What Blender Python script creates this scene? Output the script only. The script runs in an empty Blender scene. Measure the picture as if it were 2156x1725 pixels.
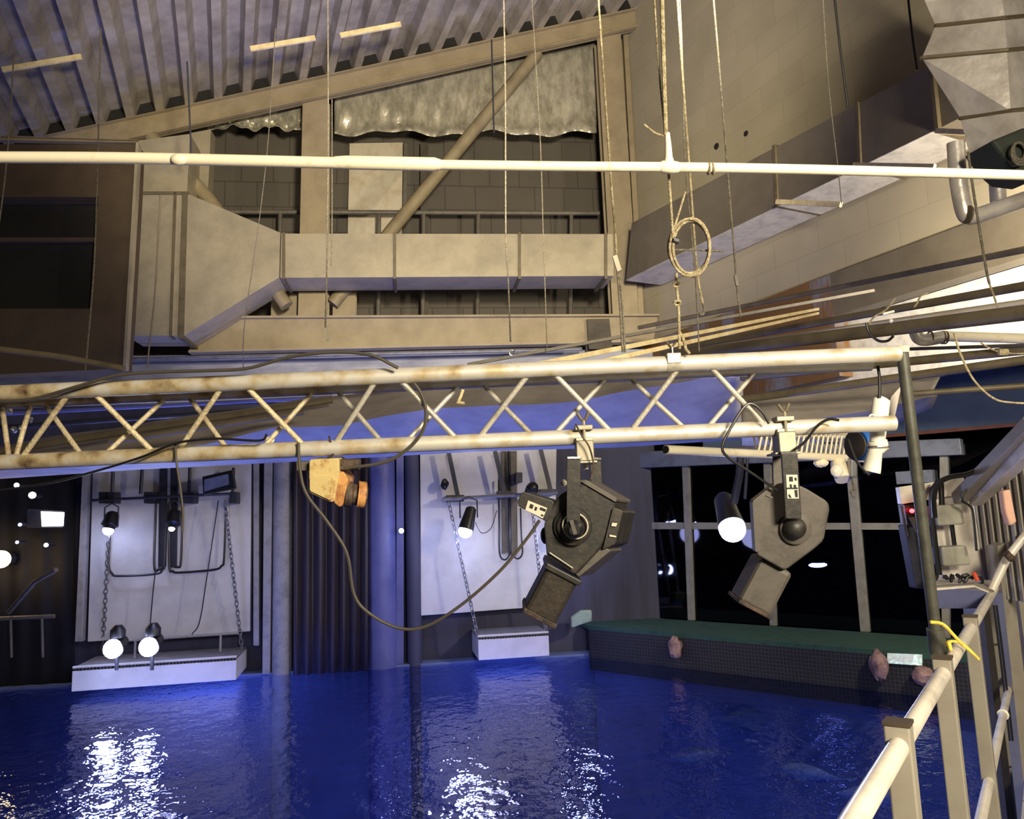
import bpy, math, random
from mathutils import Vector, Matrix
random.seed(7)
S = bpy.context.scene
COL = S.collection
# ------------------------------------------------------------------ camera
H = 2.3                       # eye height above the water (z = 0)
FPX = 1600.0
CX, CY = 1078.0, 862.5
TH = math.atan(228 / 1600.0)  # pitched up
RO = math.radians(2.05)       # slight roll
CAM = Vector((0, 0, H))
F_ = Vector((0, math.cos(TH), math.sin(TH)))
R0 = Vector((1, 0, 0)); U0 = Vector((0, -math.sin(TH), math.cos(TH)))
R_ = R0 * math.cos(RO) - U0 * math.sin(RO)
U_ = R0 * math.sin(RO) + U0 * math.cos(RO)
cd = bpy.data.cameras.new('camera')
cd.sensor_width = 36.0; cd.lens = 36.0 * FPX / 2156.0
cd.clip_start = 0.05; cd.clip_end = 200
cam = bpy.data.objects.new('camera', cd); COL.objects.link(cam)
M = Matrix.Identity(4)
for i in range(3):
    M[i][0] = R_[i]; M[i][1] = U_[i]; M[i][2] = -F_[i]; M[i][3] = CAM[i]
cam.matrix_world = M
S.camera = cam
# ------------------------------------------------------------------ world, exposure
w = bpy.data.worlds.new('world'); S.world = w; w.use_nodes = True
w.node_tree.nodes['Background'].inputs[0].default_value = (0.25, 0.26, 0.38, 1)
w.node_tree.nodes['Background'].inputs[1].default_value = 0.045
S.view_settings.view_transform = 'Standard'; S.view_settings.look = 'None'
S.view_settings.exposure = 0.0; S.view_settings.gamma = 1.0
S.view_settings.use_curve_mapping = False

def lamp(kind, name, loc, col, power, target=None, size=0.3, size_y=None, spot=60, blend=0.4):
    l = bpy.data.lights.new(name, kind); l.color = col; l.energy = power
    if kind == 'AREA':
        l.shape = 'RECTANGLE'; l.size = size; l.size_y = size_y or size
    else:
        l.shadow_soft_size = size
    if kind == 'SPOT':
        l.spot_size = math.radians(spot); l.spot_blend = blend
    o = bpy.data.objects.new(name, l); COL.objects.link(o); o.location = loc
    if target is not None:
        o.rotation_euler = (Vector(target) - Vector(loc)).to_track_quat('-Z', 'Y').to_euler()
    return o
WARM = (1.0, 0.87, 0.64)
BLUE = (0.22, 0.32, 1.0)
ICE = (0.55, 0.62, 1.0)
# assumed lamps by the keeper's walkway and right wall, plus added warm fills out of view
lamp('AREA', 'assumed_walkway_lamp', (1.5, -1.2, H + 1.0), WARM, 350, (-0.4, 4.0, H + 1.4), 0.9, 0.6)
lamp('SPOT', 'warm_fill_high', (1.0, 0.4, H + 2.0), WARM, 6600, (-0.9, 12.5, H + 7.3), 0.35, spot=62, blend=0.6)  # added warm spot that lifts the distant roof and ducts
lamp('AREA', 'assumed_side_lamp', (5.25, 5.5, H + 2.0), WARM, 380, (5.2, 8.0, H + 2.05), 0.4, 0.4)
lamp('AREA', 'warm_fill_right', (3.3, 1.0, H + 1.5), WARM, 55, (2.9, 5.0, H - 0.3), 0.5, 0.5)  # added warm fill for the cladding and railing
# assumed blue lamps, unseen, down in the tank, shining up through the water
lamp('AREA', 'assumed_tank_lamp', (-1.5, 5.2, -2.7), BLUE, 42, (-1.4, 7.6, 0.2), 8.0, 1.6)
lamp('AREA', 'assumed_tank_lamp_far', (-3.5, 8.0, -2.9), BLUE, 34, (-3.2, 13.0, 1.5), 4.0, 1.0)
lamp('AREA', 'assumed_tank_lamp_right', (4.0, 6.0, -2.7), BLUE, 45, (3.0, 9.0, -1.5), 3.0, 1.5)

for xx, yy, pw in ((-3.4, 6.9, 52), (-0.6, 6.9, 48), (-4.5, 10.8, 55), (0.0, 11.2, 45), (1.6, 6.0, 30)):
    o = lamp('AREA', 'tank_blue_fill', (xx, yy, -2.95), (0.22, 0.30, 1.0), pw, (xx, yy + 0.4, 3), 1.6, 0.6); o.data.spread = math.radians(75)  # added blue fills, unseen, to brighten tarpaulin and fascia
# ------------------------------------------------------------------ projection helpers
def ray(px, py):
    return F_ + R_ * ((px - CX) / FPX) - U_ * ((py - CY) / FPX)
def P(px, py, d):             # place a point that is d metres deep
    return CAM + ray(px, py) * d
def Z(px, py, z):             # point on a horizontal plane
    r = ray(px, py)
    return CAM + r * ((z - CAM.z) / r.z)
class Wall:                   # vertical plane through xy point, heading a (deg from +y to +x)
    def __init__(s, p, a):
        s.p = Vector((p[0], p[1], 0)); a = math.radians(a)
        s.t = Vector((math.sin(a), math.cos(a), 0)); s.n = Vector((s.t.y, -s.t.x, 0))
        if (s.p - CAM).dot(s.n) > 0: s.n = -s.n      # towards the viewer
    def at(s, px, py, off=0.0):
        r = ray(px, py)
        k = (s.p + s.n * off - CAM).dot(s.n) / r.dot(s.n)
        return CAM + r * k
FAR = Wall(Z(590, 1418, 0), 82.6)
_c = FAR.at(1372, 600)
RIGHT = Wall(_c, -26.0)
UP = Vector((0, 0, 1))

# ------------------------------------------------------------------ materials
def lin(c):
    r = []
    for v in c:
        v /= 255.0
        r.append(v / 12.92 if v <= 0.04045 else ((v + 0.055) / 1.055) ** 2.4)
    return (r[0], r[1], r[2], 1)
def mat(name, c, rough=0.6, metal=0.0, c2=None, scale=6.0, mix=(0.45, 0.7), bump=0.0, bscale=30.0, detail=4.0, spec=0.5, stretch=None, rnoise=0.0):
    m = bpy.data.materials.new(name); m.use_nodes = True
    nt = m.node_tree; b = nt.nodes['Principled BSDF']
    b.inputs['Base Color'].default_value = lin(c); b.inputs['Roughness'].default_value = rough
    b.inputs['Metallic'].default_value = metal
    b.inputs['Specular IOR Level'].default_value = spec
    tc = nt.nodes.new('ShaderNodeTexCoord'); mp = nt.nodes.new('ShaderNodeMapping')
    nt.links.new(tc.outputs['Object'], mp.inputs[0])
    if stretch: mp.inputs['Scale'].default_value = stretch
    if c2 is None: c2 = [max(0, v * 0.82) for v in c]
    n = nt.nodes.new('ShaderNodeTexNoise'); n.inputs['Scale'].default_value = scale; n.inputs['Detail'].default_value = detail
    n.inputs['Roughness'].default_value = 0.65
    cr = nt.nodes.new('ShaderNodeValToRGB'); cr.color_ramp.elements[0].position = mix[0]; cr.color_ramp.elements[1].position = mix[1]
    cr.color_ramp.elements[0].color = lin(c); cr.color_ramp.elements[1].color = lin(c2)
    nt.links.new(mp.outputs[0], n.inputs[0]); nt.links.new(n.outputs[0], cr.inputs[0]); nt.links.new(cr.outputs[0], b.inputs['Base Color'])
    if rnoise:
        ma = nt.nodes.new('ShaderNodeMapRange'); ma.inputs[3].default_value = rough - rnoise; ma.inputs[4].default_value = rough + rnoise
        nt.links.new(n.outputs[0], ma.inputs[0]); nt.links.new(ma.outputs[0], b.inputs['Roughness'])
    if bump:
        n2 = nt.nodes.new('ShaderNodeTexNoise'); n2.inputs['Scale'].default_value = bscale; n2.inputs['Detail'].default_value = 3
        bm = nt.nodes.new('ShaderNodeBump'); bm.inputs['Strength'].default_value = bump; bm.inputs['Distance'].default_value = 0.02
        nt.links.new(mp.outputs[0], n2.inputs[0]); nt.links.new(n2.outputs[0], bm.inputs['Height']); nt.links.new(bm.outputs[0], b.inputs['Normal'])
    return m
def emat(name, c, s):
    m = bpy.data.materials.new(name); m.use_nodes = True
    b = m.node_tree.nodes['Principled BSDF']; b.inputs['Base Color'].default_value = (0.8, 0.8, 0.8, 1)
    b.inputs['Emission Color'].default_value = lin(c); b.inputs['Emission Strength'].default_value = s
    return m
m_alu = mat('truss_aluminium', (196, 190, 178), 0.42, 0.35, (150, 142, 122), 9, (0.5, 0.72), 0.15, 120)
m_aluold = mat('truss_aluminium_weathered', (196, 182, 150), 0.55, 0.2, (128, 84, 46), 16, (0.55, 0.78), 0.35, 90)
m_chord = bpy.data.materials.new('truss_chord'); m_chord.use_nodes = True     # weathered on the left, cleaner to the right
nt = m_chord.node_tree; b = nt.nodes['Principled BSDF']; b.inputs['Roughness'].default_value = 0.42; b.inputs['Metallic'].default_value = 0.3
tc = nt.nodes.new('ShaderNodeTexCoord'); n1 = nt.nodes.new('ShaderNodeTexNoise'); n1.inputs['Scale'].default_value = 14; n1.inputs['Detail'].default_value = 6
sx = nt.nodes.new('ShaderNodeSeparateXYZ'); mr = nt.nodes.new('ShaderNodeMapRange'); mr.inputs[1].default_value = -1.6; mr.inputs[2].default_value = 0.5; mr.inputs[3].default_value = 0.16; mr.inputs[4].default_value = -0.08
ad = nt.nodes.new('ShaderNodeMath'); ad.operation = 'ADD'
cr = nt.nodes.new('ShaderNodeValToRGB'); e = cr.color_ramp.elements
e[0].position = 0.45; e[0].color = lin((205, 200, 190)); e[1].position = 0.82; e[1].color = lin((88, 62, 40))
x = e.new(0.62); x.color = lin((186, 168, 132))
nt.links.new(tc.outputs['Object'], n1.inputs[0]); nt.links.new(tc.outputs['Object'], sx.inputs[0]); nt.links.new(sx.outputs[0], mr.inputs[0])
nt.links.new(n1.outputs[0], ad.inputs[0]); nt.links.new(mr.outputs[0], ad.inputs[1]); nt.links.new(ad.outputs[0], cr.inputs[0]); nt.links.new(cr.outputs[0], b.inputs['Base Color'])
bp = nt.nodes.new('ShaderNodeBump'); bp.inputs['Strength'].default_value = 0.25; bp.inputs['Distance'].default_value = 0.004
nt.links.new(n1.outputs[0], bp.inputs['Height']); nt.links.new(bp.outputs[0], b.inputs['Normal'])
m_pvc = mat('cream_pipe_paint', (232, 222, 196), 0.45, 0, (196, 176, 130), 20, (0.6, 0.8), 0.04, 90)
m_beige = mat('beige_steel_paint', (144, 131, 106), 0.55, 0, (124, 111, 88), 2.5, (0.4, 0.75), 0.05, 40)
m_beige2 = mat('khaki_steel_paint', (134, 122, 96), 0.6, 0, (112, 100, 76), 2.0)
m_deck = mat('roof_deck_metal', (168, 160, 146), 0.5, 0.1, (126, 118, 106), 2.2, (0.35, 0.7), 0.1, 20, stretch=(1, 1, 1))
m_duct = mat('galvanised_duct', (168, 158, 134), 0.42, 0.35, (142, 134, 114), 2.0, (0.4, 0.7), 0.08, 10, rnoise=0.1)
m_duct2 = mat('duct_paint_grey', (112, 104, 90), 0.5, 0.2, (98, 90, 76), 2.0, (0.4, 0.7), 0.05, 10)
m_under = mat('duct_underside_lit', (190, 186, 178), 0.4, 0.2)  # paler than the duct sides, the light on it painted in
m_clamp = mat('dull_clamp_metal', (128, 122, 106), 0.45, 0.5)
m_seam = mat('duct_seam', (104, 94, 74), 0.5, 0.3)
m_brown = mat('shaded_box_brown', (74, 60, 42), 0.65, 0, (62, 50, 34), 3)  # dark brown holds the shade on the intake box
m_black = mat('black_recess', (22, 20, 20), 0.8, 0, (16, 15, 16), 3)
m_foil = mat('foil_insulation', (196, 190, 170), 0.3, 0.45, (150, 144, 126), 5, (0.4, 0.7), 1.0, 7, stretch=(1.6, 1.6, 0.7))
m_silver = mat('silver_duct_wrap', (206, 200, 194), 0.36, 0.3, (168, 160, 154), 4, (0.4, 0.7), 0.7, 5)
m_darkblock = mat('dark_block_paint', (76, 70, 60), 0.85, 0, (60, 55, 48), 3)
m_board = mat('pale_board', (184, 176, 156), 0.7, 0, (166, 150, 126), 3)
m_rail = mat('grey_rail_paint', (96, 90, 80), 0.6, 0.1)
m_rope = mat('cream_rope', (206, 192, 156), 0.85, 0, (160, 144, 108), 60, (0.4, 0.6), 0.8, 300)
m_ropegrey = mat('grey_rope', (140, 132, 116), 0.85, 0, (104, 98, 84), 60, (0.4, 0.6), 0.8, 300)
m_cable = mat('black_cable', (24, 23, 24), 0.4)
m_cablegrey = mat('grey_cable', (66, 60, 52), 0.6)
m_bodyblk = mat('spotlight_black_paint', (36, 34, 32), 0.5, 0.1, (62, 56, 46), 22, (0.5, 0.75), 0.06, 60)
m_bodygry = mat('spotlight_grey_paint', (84, 79, 74), 0.5, 0.1, (64, 60, 56), 14, (0.5, 0.75), 0.04, 60)
m_brnbody = mat('spotlight_barrel_paint', (46, 38, 30), 0.6, 0.1, (30, 26, 22), 30, (0.4, 0.7), 0.12, 70)
m_label = mat('label_paper', (196, 190, 172), 0.7)
m_mark = mat('label_print', (20, 20, 22), 0.7)
m_yellow = mat('yellow_rusty_paint', (196, 174, 118), 0.6, 0, (146, 96, 48), 26, (0.52, 0.72), 0.08, 80)
m_orange = mat('orange_rusty_paint', (198, 146, 86), 0.6, 0, (128, 70, 36), 26, (0.45, 0.7), 0.08, 80)
m_rust = mat('rusty_dark_metal', (92, 74, 60), 0.7, 0.2, (44, 38, 36), 30, (0.4, 0.6), 0.1, 80)
m_chrome = mat('bright_metal', (210, 206, 196), 0.25, 0.9)
m_panel = mat('white_wall_panel', (206, 204, 204), 0.6, 0, (176, 174, 176), 1.3, (0.45, 0.75), 0.05, 20)
m_navy = mat('navy_wall_paint', (62, 62, 84), 0.7, 0, (40, 40, 56), 1.5, stretch=(1, 1, 0.15))
m_curt = mat('dark_curtain', (40, 34, 44), 0.55, 0, (62, 52, 60), 4, (0.4, 0.7), 0.3, 12, stretch=(3, 3, 0.12))
m_colgrey = mat('grey_column_paint', (150, 148, 150), 0.55)
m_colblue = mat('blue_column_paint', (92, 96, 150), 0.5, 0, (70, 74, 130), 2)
m_hw = mat('dark_hardware', (58, 58, 68), 0.5, 0.4)
m_chain = mat('galvanised_chain', (150, 150, 156), 0.35, 0.7)
m_plat = mat('white_platform', (212, 210, 214), 0.55, 0, (200, 198, 202), 3)
m_grate = mat('platform_grating', (120, 118, 124), 0.6)
m_frame = mat('window_frame_paint', (128, 126, 122), 0.55)
m_frameblue = mat('header_paint', (104, 110, 128), 0.5)
m_turf = mat('green_ledge_matting', (40, 74, 66), 0.85, 0, (30, 58, 52), 8, bump=0.4, bscale=80)
m_coral = mat('pale_pink_lump', (150, 122, 122), 0.7, 0, (96, 70, 74), 9, (0.4, 0.65), 0.8, 20)
m_tarp = mat('grey_tarpaulin', (176, 168, 158), 0.6, 0, (146, 138, 132), 2.5, (0.4, 0.7), 0.25, 8)
m_tarpdk = mat('taupe_tarpaulin', (98, 90, 78), 0.75, 0, (80, 72, 64), 3)
m_steelbrown = mat('brown_steel_pipe', (108, 98, 78), 0.5, 0.15, (88, 78, 60), 5)
m_white = mat('white_paint', (226, 222, 212), 0.55)
m_whitefix = mat('white_plastic', (236, 232, 218), 0.4)
m_bluewall = mat('blue_wall_paint', (84, 102, 136), 0.7, 0, (72, 90, 122), 1.5)
m_blueplas = mat('blue_plastic', (36, 96, 180), 0.4)
m_wood = mat('pale_timber', (222, 206, 160), 0.6, 0, (190, 168, 118), 8, (0.4, 0.7), 0.2, 40)
m_pole = mat('dark_grey_pole', (84, 84, 76), 0.5, 0.3, (62, 62, 56), 14)
m_yrope = mat('yellow_rope', (240, 206, 84), 0.7, 0, (214, 170, 60), 40)
m_post = mat('grey_beige_post_paint', (146, 140, 128), 0.5, 0, (134, 127, 115), 5)
m_tube = mat('cream_handrail_paint', (224, 216, 204), 0.35, 0.1)
m_cap = mat('brown_post_cap', (66, 56, 46), 0.5)
m_grey = mat('grey_plastic_box', (160, 158, 146), 0.5)
m_tray = mat('blue_grey_tray', (86, 90, 128), 0.5)
m_ledred = emat('red_indicator', (255, 30, 40), 12)
m_red = mat('red_plastic', (214, 84, 60), 0.5)
m_pink = mat('pink_cloth', (222, 176, 156), 0.8)
m_greenblk = mat('dark_green_fabric', (40, 48, 40), 0.8)
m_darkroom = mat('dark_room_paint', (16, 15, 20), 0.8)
m_lens = emat('lamp_glow', (190, 200, 255), 90)
m_lens2 = emat('lamp_glow_small', (190, 200, 255), 30)
m_warmlens = emat('warm_lamp_glow', (255, 214, 150), 40)
m_reflw = emat('strip_reflection_glow', (255, 252, 238), 3.5)  # glow standing in for a reflection on dark glass
m_dimblue = emat('dim_blue_lamp_glow', (120, 130, 255), 4.0)

def brick_mat(name, c, mortar, bw, bh, ms=0.006, rough=0.8, bumpk=0.5, vec='Generated'):
    m = bpy.data.materials.new(name); m.use_nodes = True; nt = m.node_tree; b = nt.nodes['Principled BSDF']
    b.inputs['Roughness'].default_value = rough
    uv = nt.nodes.new('ShaderNodeUVMap'); br = nt.nodes.new('ShaderNodeTexBrick')
    br.inputs['Color1'].default_value = lin(c); br.inputs['Color2'].default_value = lin([v * 0.96 for v in c]); br.inputs['Mortar'].default_value = lin(mortar)
    br.inputs['Scale'].default_value = 1; br.inputs['Mortar Size'].default_value = ms; br.inputs['Brick Width'].default_value = bw; br.inputs['Row Height'].default_value = bh
    nt.links.new(uv.outputs[0], br.inputs[0])
    n = nt.nodes.new('ShaderNodeTexNoise'); n.inputs['Scale'].default_value = 1.2; n.inputs['Detail'].default_value = 5
    nt.links.new(uv.outputs[0], n.inputs[0])
    mx = nt.nodes.new('ShaderNodeMixRGB'); mx.blend_type = 'MULTIPLY'; mx.inputs[0].default_value = 0.35
    nt.links.new(br.outputs[0], mx.inputs[1]); nt.links.new(n.outputs[0], mx.inputs[2]); nt.links.new(mx.outputs[0], b.inputs['Base Color'])
    bm = nt.nodes.new('ShaderNodeBump'); bm.inputs['Strength'].default_value = bumpk; bm.inputs['Distance'].default_value = 0.01; bm.invert = True
    nt.links.new(br.outputs['Fac'], bm.inputs['Height']); nt.links.new(bm.outputs[0], b.inputs['Normal'])
    return m
m_block = brick_mat('painted_block_wall', (172, 162, 138), (158, 148, 126), 0.8, 0.4, 0.006, 0.7, 0.08)
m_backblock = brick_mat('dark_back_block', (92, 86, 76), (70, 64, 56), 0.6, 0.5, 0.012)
m_endblock = brick_mat('walkway_block_wall', (168, 162, 150), (84, 78, 70), 0.8, 0.40, 0.008)
# net (fine grid) on the ledge front
m_net = brick_mat('netting_panel', (26, 27, 34), (58, 58, 64), 0.05, 0.05, 0.004, 0.7); m_net.node_tree.nodes['Brick Texture'].offset = 0
# rusty stained strip
m_stain = mat('stained_mosaic', (116, 114, 122), 0.6, 0, (112, 80, 44), 1.7, (0.40, 0.52), 0.3, 20, stretch=(1, 1, 0.35))
# tinted window panes
def glassy(name, tint, gl=0.08, refl_c=(1, 1, 1, 1)):
    m = bpy.data.materials.new(name); m.use_nodes = True; nt = m.node_tree
    for n in list(nt.nodes): nt.nodes.remove(n)
    out = nt.nodes.new('ShaderNodeOutputMaterial'); tr = nt.nodes.new('ShaderNodeBsdfTransparent'); g = nt.nodes.new('ShaderNodeBsdfGlossy')
    mx = nt.nodes.new('ShaderNodeMixShader'); fr = nt.nodes.new('ShaderNodeFresnel'); fr.inputs[0].default_value = 1.4
    tr.inputs[0].default_value = tint; g.inputs[0].default_value = refl_c; g.inputs['Roughness'].default_value = gl
    nt.links.new(fr.outputs[0], mx.inputs[0]); nt.links.new(tr.outputs[0], mx.inputs[1]); nt.links.new(g.outputs[0], mx.inputs[2]); nt.links.new(mx.outputs[0], out.inputs[0])
    return m
m_glass = glassy('dark_window_glass', (0.30, 0.32, 0.5, 1), 0.03)
# water: clear, rippled surface over a blue tank
m_water = bpy.data.materials.new('tank_water'); m_water.use_nodes = True; nt = m_water.node_tree
for n in list(nt.nodes): nt.nodes.remove(n)
out = nt.nodes.new('ShaderNodeOutputMaterial'); tr = nt.nodes.new('ShaderNodeBsdfTransparent'); tr.inputs[0].default_value = (0.6, 0.66, 0.95, 1)
g = nt.nodes.new('ShaderNodeBsdfGlossy'); g.inputs['Roughness'].default_value = 0.02; g.inputs[0].default_value = (0.9, 0.92, 1, 1)
fr = nt.nodes.new('ShaderNodeFresnel'); fr.inputs[0].default_value = 1.42; mx = nt.nodes.new('ShaderNodeMixShader')
tc = nt.nodes.new('ShaderNodeTexCoord'); mp = nt.nodes.new('ShaderNodeMapping'); mp.inputs['Scale'].default_value = (1.0, 0.8, 1)
n1 = nt.nodes.new('ShaderNodeTexNoise'); n1.inputs['Scale'].default_value = 5.5; n1.inputs['Detail'].default_value = 3; n1.inputs['Roughness'].default_value = 0.55
n2 = nt.nodes.new('ShaderNodeTexNoise'); n2.inputs['Scale'].default_value = 1.1; n2.inputs['Detail'].default_value = 2
b1 = nt.nodes.new('ShaderNodeBump'); b1.inputs['Strength'].default_value = 1; b1.inputs['Distance'].default_value = 0.022
b2 = nt.nodes.new('ShaderNodeBump'); b2.inputs['Strength'].default_value = 1; b2.inputs['Distance'].default_value = 0.04
nt.links.new(tc.outputs['Object'], mp.inputs[0]); nt.links.new(mp.outputs[0], n1.inputs[0]); nt.links.new(mp.outputs[0], n2.inputs[0])
nt.links.new(n1.outputs[0], b1.inputs['Height']); nt.links.new(n2.outputs[0], b2.inputs['Height']); nt.links.new(b2.outputs[0], b1.inputs['Normal'])
nt.links.new(b1.outputs[0], g.inputs['Normal']); nt.links.new(b1.outputs[0], fr.inputs['Normal'])
nt.links.new(fr.outputs[0], mx.inputs[0]); nt.links.new(tr.outputs[0], mx.inputs[1]); nt.links.new(g.outputs[0], mx.inputs[2]); nt.links.new(mx.outputs[0], out.inputs[0])
m_tank = mat('tank_blue_paint', (104, 118, 156), 0.8, 0, (66, 80, 122), 0.5, (0.35, 0.7))
m_fish = mat('pale_fish_skin', (112, 132, 160), 0.6, 0, (70, 90, 140), 5)
m_teal = emat('lit_viewing_port', (60, 150, 150), 1.2)
nt = m_teal.node_tree; n = nt.nodes.new('ShaderNodeTexNoise'); n.inputs['Scale'].default_value = 5; n.inputs['Detail'].default_value = 5; n.inputs['Distortion'].default_value = 1.5
cr = nt.nodes.new('ShaderNodeValToRGB'); cr.color_ramp.elements[0].position = 0.42; cr.color_ramp.elements[0].color = lin((14, 50, 60)); cr.color_ramp.elements[1].position = 0.68; cr.color_ramp.elements[1].color = lin((190, 250, 235)); n.inputs['Scale'].default_value = 15
x = cr.color_ramp.elements.new(0.55); x.color = lin((50, 130, 125))
tc = nt.nodes.new('ShaderNodeTexCoord'); nt.links.new(tc.outputs['Object'], n.inputs[0]); nt.links.new(n.outputs[0], cr.inputs[0]); nt.links.new(cr.outputs[0], nt.nodes['Principled BSDF'].inputs['Emission Color'])

# ------------------------------------------------------------------ mesh builder
class MB:
    def __init__(s): s.v = []; s.f = []; s.uv = {}
    def add(s, vs, fs):
        k = len(s.v); s.v += [Vector(v) for v in vs]; s.f += [tuple(i + k for i in f) for f in fs]; return s
    def box8(s, a, b):        # a, b: two quads in the same order
        return s.add(list(a) + list(b), [(3, 2, 1, 0), (4, 5, 6, 7), (0, 1, 5, 4), (1, 2, 6, 5), (2, 3, 7, 6), (3, 0, 4, 7)])
    def prism(s, poly, vec):
        n = len(poly); vec = Vector(vec)
        a = [Vector(p) for p in poly]
        return s.add(a + [p + vec for p in a], [tuple(range(n - 1, -1, -1)), tuple(range(n, 2 * n))] + [(i, (i + 1) % n, n + (i + 1) % n, n + i) for i in range(n)])
    def obox(s, c, sx, sy, sz, ax=(1, 0, 0), ay=(0, 1, 0), az=(0, 0, 1)):
        c = Vector(c); ax = Vector(ax).normalized() * sx / 2; ay = Vector(ay).normalized() * sy / 2; az = Vector(az).normalized() * sz / 2
        q = [-ax - ay, ax - ay, ax + ay, -ax + ay]
        return s.box8([c + k - az for k in q], [c + k + az for k in q])
    def bar(s, p, q, w, h, up=UP):    # rectangular bar, w across, h along 'up'
        p = Vector(p); q = Vector(q); d = (q - p)
        sd = d.cross(Vector(up)).normalized(); u = sd.cross(d).normalized()
        return s.obox((p + q) / 2, d.length, w, h, d, sd, u)
    def tube(s, pts, r, seg=10, caps=True, closed=False):
        pts = [Vector(p) for p in pts]; n = len(pts); rs = r if isinstance(r, (list, tuple)) else [r] * n
        k = len(s.v); ref = None
        for i, p in enumerate(pts):
            if closed: d = pts[(i + 1) % n] - pts[i - 1]
            else: d = pts[min(i + 1, n - 1)] - pts[max(i - 1, 0)]
            if d.length < 1e-9: d = Vector((0, 0, 1))
            d.normalize()
            if ref is None:
                ref = d.orthogonal().normalized()
            ref = (ref - d * ref.dot(d))
            ref = ref.normalized() if ref.length > 1e-6 else d.orthogonal().normalized()
            bi = d.cross(ref)
            for j in range(seg):
                a = 2 * math.pi * j / seg
                s.v.append(p + (ref * math.cos(a) + bi * math.sin(a)) * rs[i])
        m = n if closed else n - 1
        for i in range(m):
            for j in range(seg):
                a = k + i * seg + j; b = k + i * seg + (j + 1) % seg
                c = k + ((i + 1) % n) * seg + (j + 1) % seg; d = k + ((i + 1) % n) * seg + j
                s.f.append((a, b, c, d))
        if caps and not closed:
            s.f.append(tuple(k + j for j in range(seg - 1, -1, -1))); s.f.append(tuple(k + (n - 1) * seg + j for j in range(seg)))
        return s
    def lathe(s, c, ax, prof, seg=20):   # prof: (distance along ax, radius)
        c = Vector(c); ax = Vector(ax).normalized(); x = ax.orthogonal().normalized(); y = ax.cross(x); k = len(s.v); n = len(prof)
        for t, r in prof:
            for j in range(seg):
                a = 2 * math.pi * j / seg; s.v.append(c + ax * t + (x * math.cos(a) + y * math.sin(a)) * max(r, 1e-4))
        for i in range(n - 1):
            for j in range(seg):
                s.f.append((k + i * seg + j, k + i * seg + (j + 1) % seg, k + (i + 1) * seg + (j + 1) % seg, k + (i + 1) * seg + j))
        s.f.append(tuple(k + j for j in range(seg - 1, -1, -1))); s.f.append(tuple(k + (n - 1) * seg + j for j in range(seg)))
        return s
    def ring(s, c, ax, R, r, seg=20, cs=6):
        c = Vector(c); ax = Vector(ax).normalized(); x = ax.orthogonal().normalized(); y = ax.cross(x)
        return s.tube([c + (x * math.cos(a) + y * math.sin(a)) * R for a in [2 * math.pi * i / seg for i in range(seg)]], r, cs, closed=True)
    def ball(s, c, r, sc=(1, 1, 1), seg=12, rings=8, jit=0.0):
        c = Vector(c); k = len(s.v)
        for i in range(rings + 1):
            th = math.pi * i / rings
            for j in range(seg):
                a = 2 * math.pi * j / seg; q = r * (1 + random.uniform(-jit, jit))
                s.v.append(c + Vector((math.sin(th) * math.cos(a) * q * sc[0], math.sin(th) * math.sin(a) * q * sc[1], math.cos(th) * q * sc[2])))
        for i in range(rings):
            for j in range(seg):
                s.f.append((k + i * seg + j, k + i * seg + (j + 1) % seg, k + (i + 1) * seg + (j + 1) % seg, k + (i + 1) * seg + j))
        return s
    def sheet(s, rows):        # rows of equal length
        k = len(s.v); n = len(rows[0])
        for r in rows: s.v += [Vector(p) for p in r]
        for i in range(len(rows) - 1):
            for j in range(n - 1):
                s.f.append((k + i * n + j, k + i * n + j + 1, k + (i + 1) * n + j + 1, k + (i + 1) * n + j))
        return s
    def build(s, name, m, parent=None, smooth=False, bevel=0, solid=0, uvax=None, base=None):
        me = bpy.data.meshes.new(name)
        if base is not None: o0 = Vector(base)
        elif parent is not None: o0 = gloc(parent)
        else:
            mn = [min(v[i] for v in s.v) for i in range(3)]; mxx = [max(v[i] for v in s.v) for i in range(3)]
            o0 = Vector(((mn[0] + mxx[0]) / 2, (mn[1] + mxx[1]) / 2, mn[2]))
        me.from_pydata([tuple(v - o0) for v in s.v], [], s.f); me.validate(); me.update()
        if m: me.materials.append(m)
        if uvax:
            ul = me.uv_layers.new(name='UVMap'); a, b_ = Vector(uvax[0]).normalized(), Vector(uvax[1]).normalized()
            for lp in me.loops:
                q = me.vertices[lp.vertex_index].co; ul.data[lp.index].uv = (q.dot(a), q.dot(b_))
        import bmesh
        bm = bmesh.new(); bm.from_mesh(me); bmesh.ops.recalc_face_normals(bm, faces=bm.faces); bm.to_mesh(me); bm.free()
        if smooth:
            for p in me.polygons: p.use_smooth = True
            try: me.set_sharp_from_angle(angle=math.radians(40))
            except Exception: pass
        o = bpy.data.objects.new(name, me); COL.objects.link(o)
        if parent is not None:
            o.parent = parent; o.location = o0 - gloc(parent)
        else: o.location = o0
        if solid:
            md = o.modifiers.new('thickness', 'SOLIDIFY'); md.thickness = solid; md.offset = 0
        if bevel:
            md = o.modifiers.new('bevel', 'BEVEL'); md.width = bevel; md.segments = 2; md.limit_method = 'ANGLE'
        return o
def gloc(o):
    v = Vector(o.location)
    while o.parent is not None:
        o = o.parent; v += Vector(o.location)
    return v
def tag(o, label=None, cat=None, group=None, kind=None):
    if label: o['label'] = label
    if cat: o['category'] = cat
    if group: o['group'] = group
    if kind: o['kind'] = kind
    return o
def thing(name, loc, label, cat, group=None):
    o = bpy.data.objects.new(name, None); COL.objects.link(o); o.location = loc; o.empty_display_size = 0.1
    return tag(o, label, cat, group)
def struct(o, label=None):
    o['kind'] = 'structure'; o['category'] = 'building'
    if label: o['label'] = label
    return o
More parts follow.
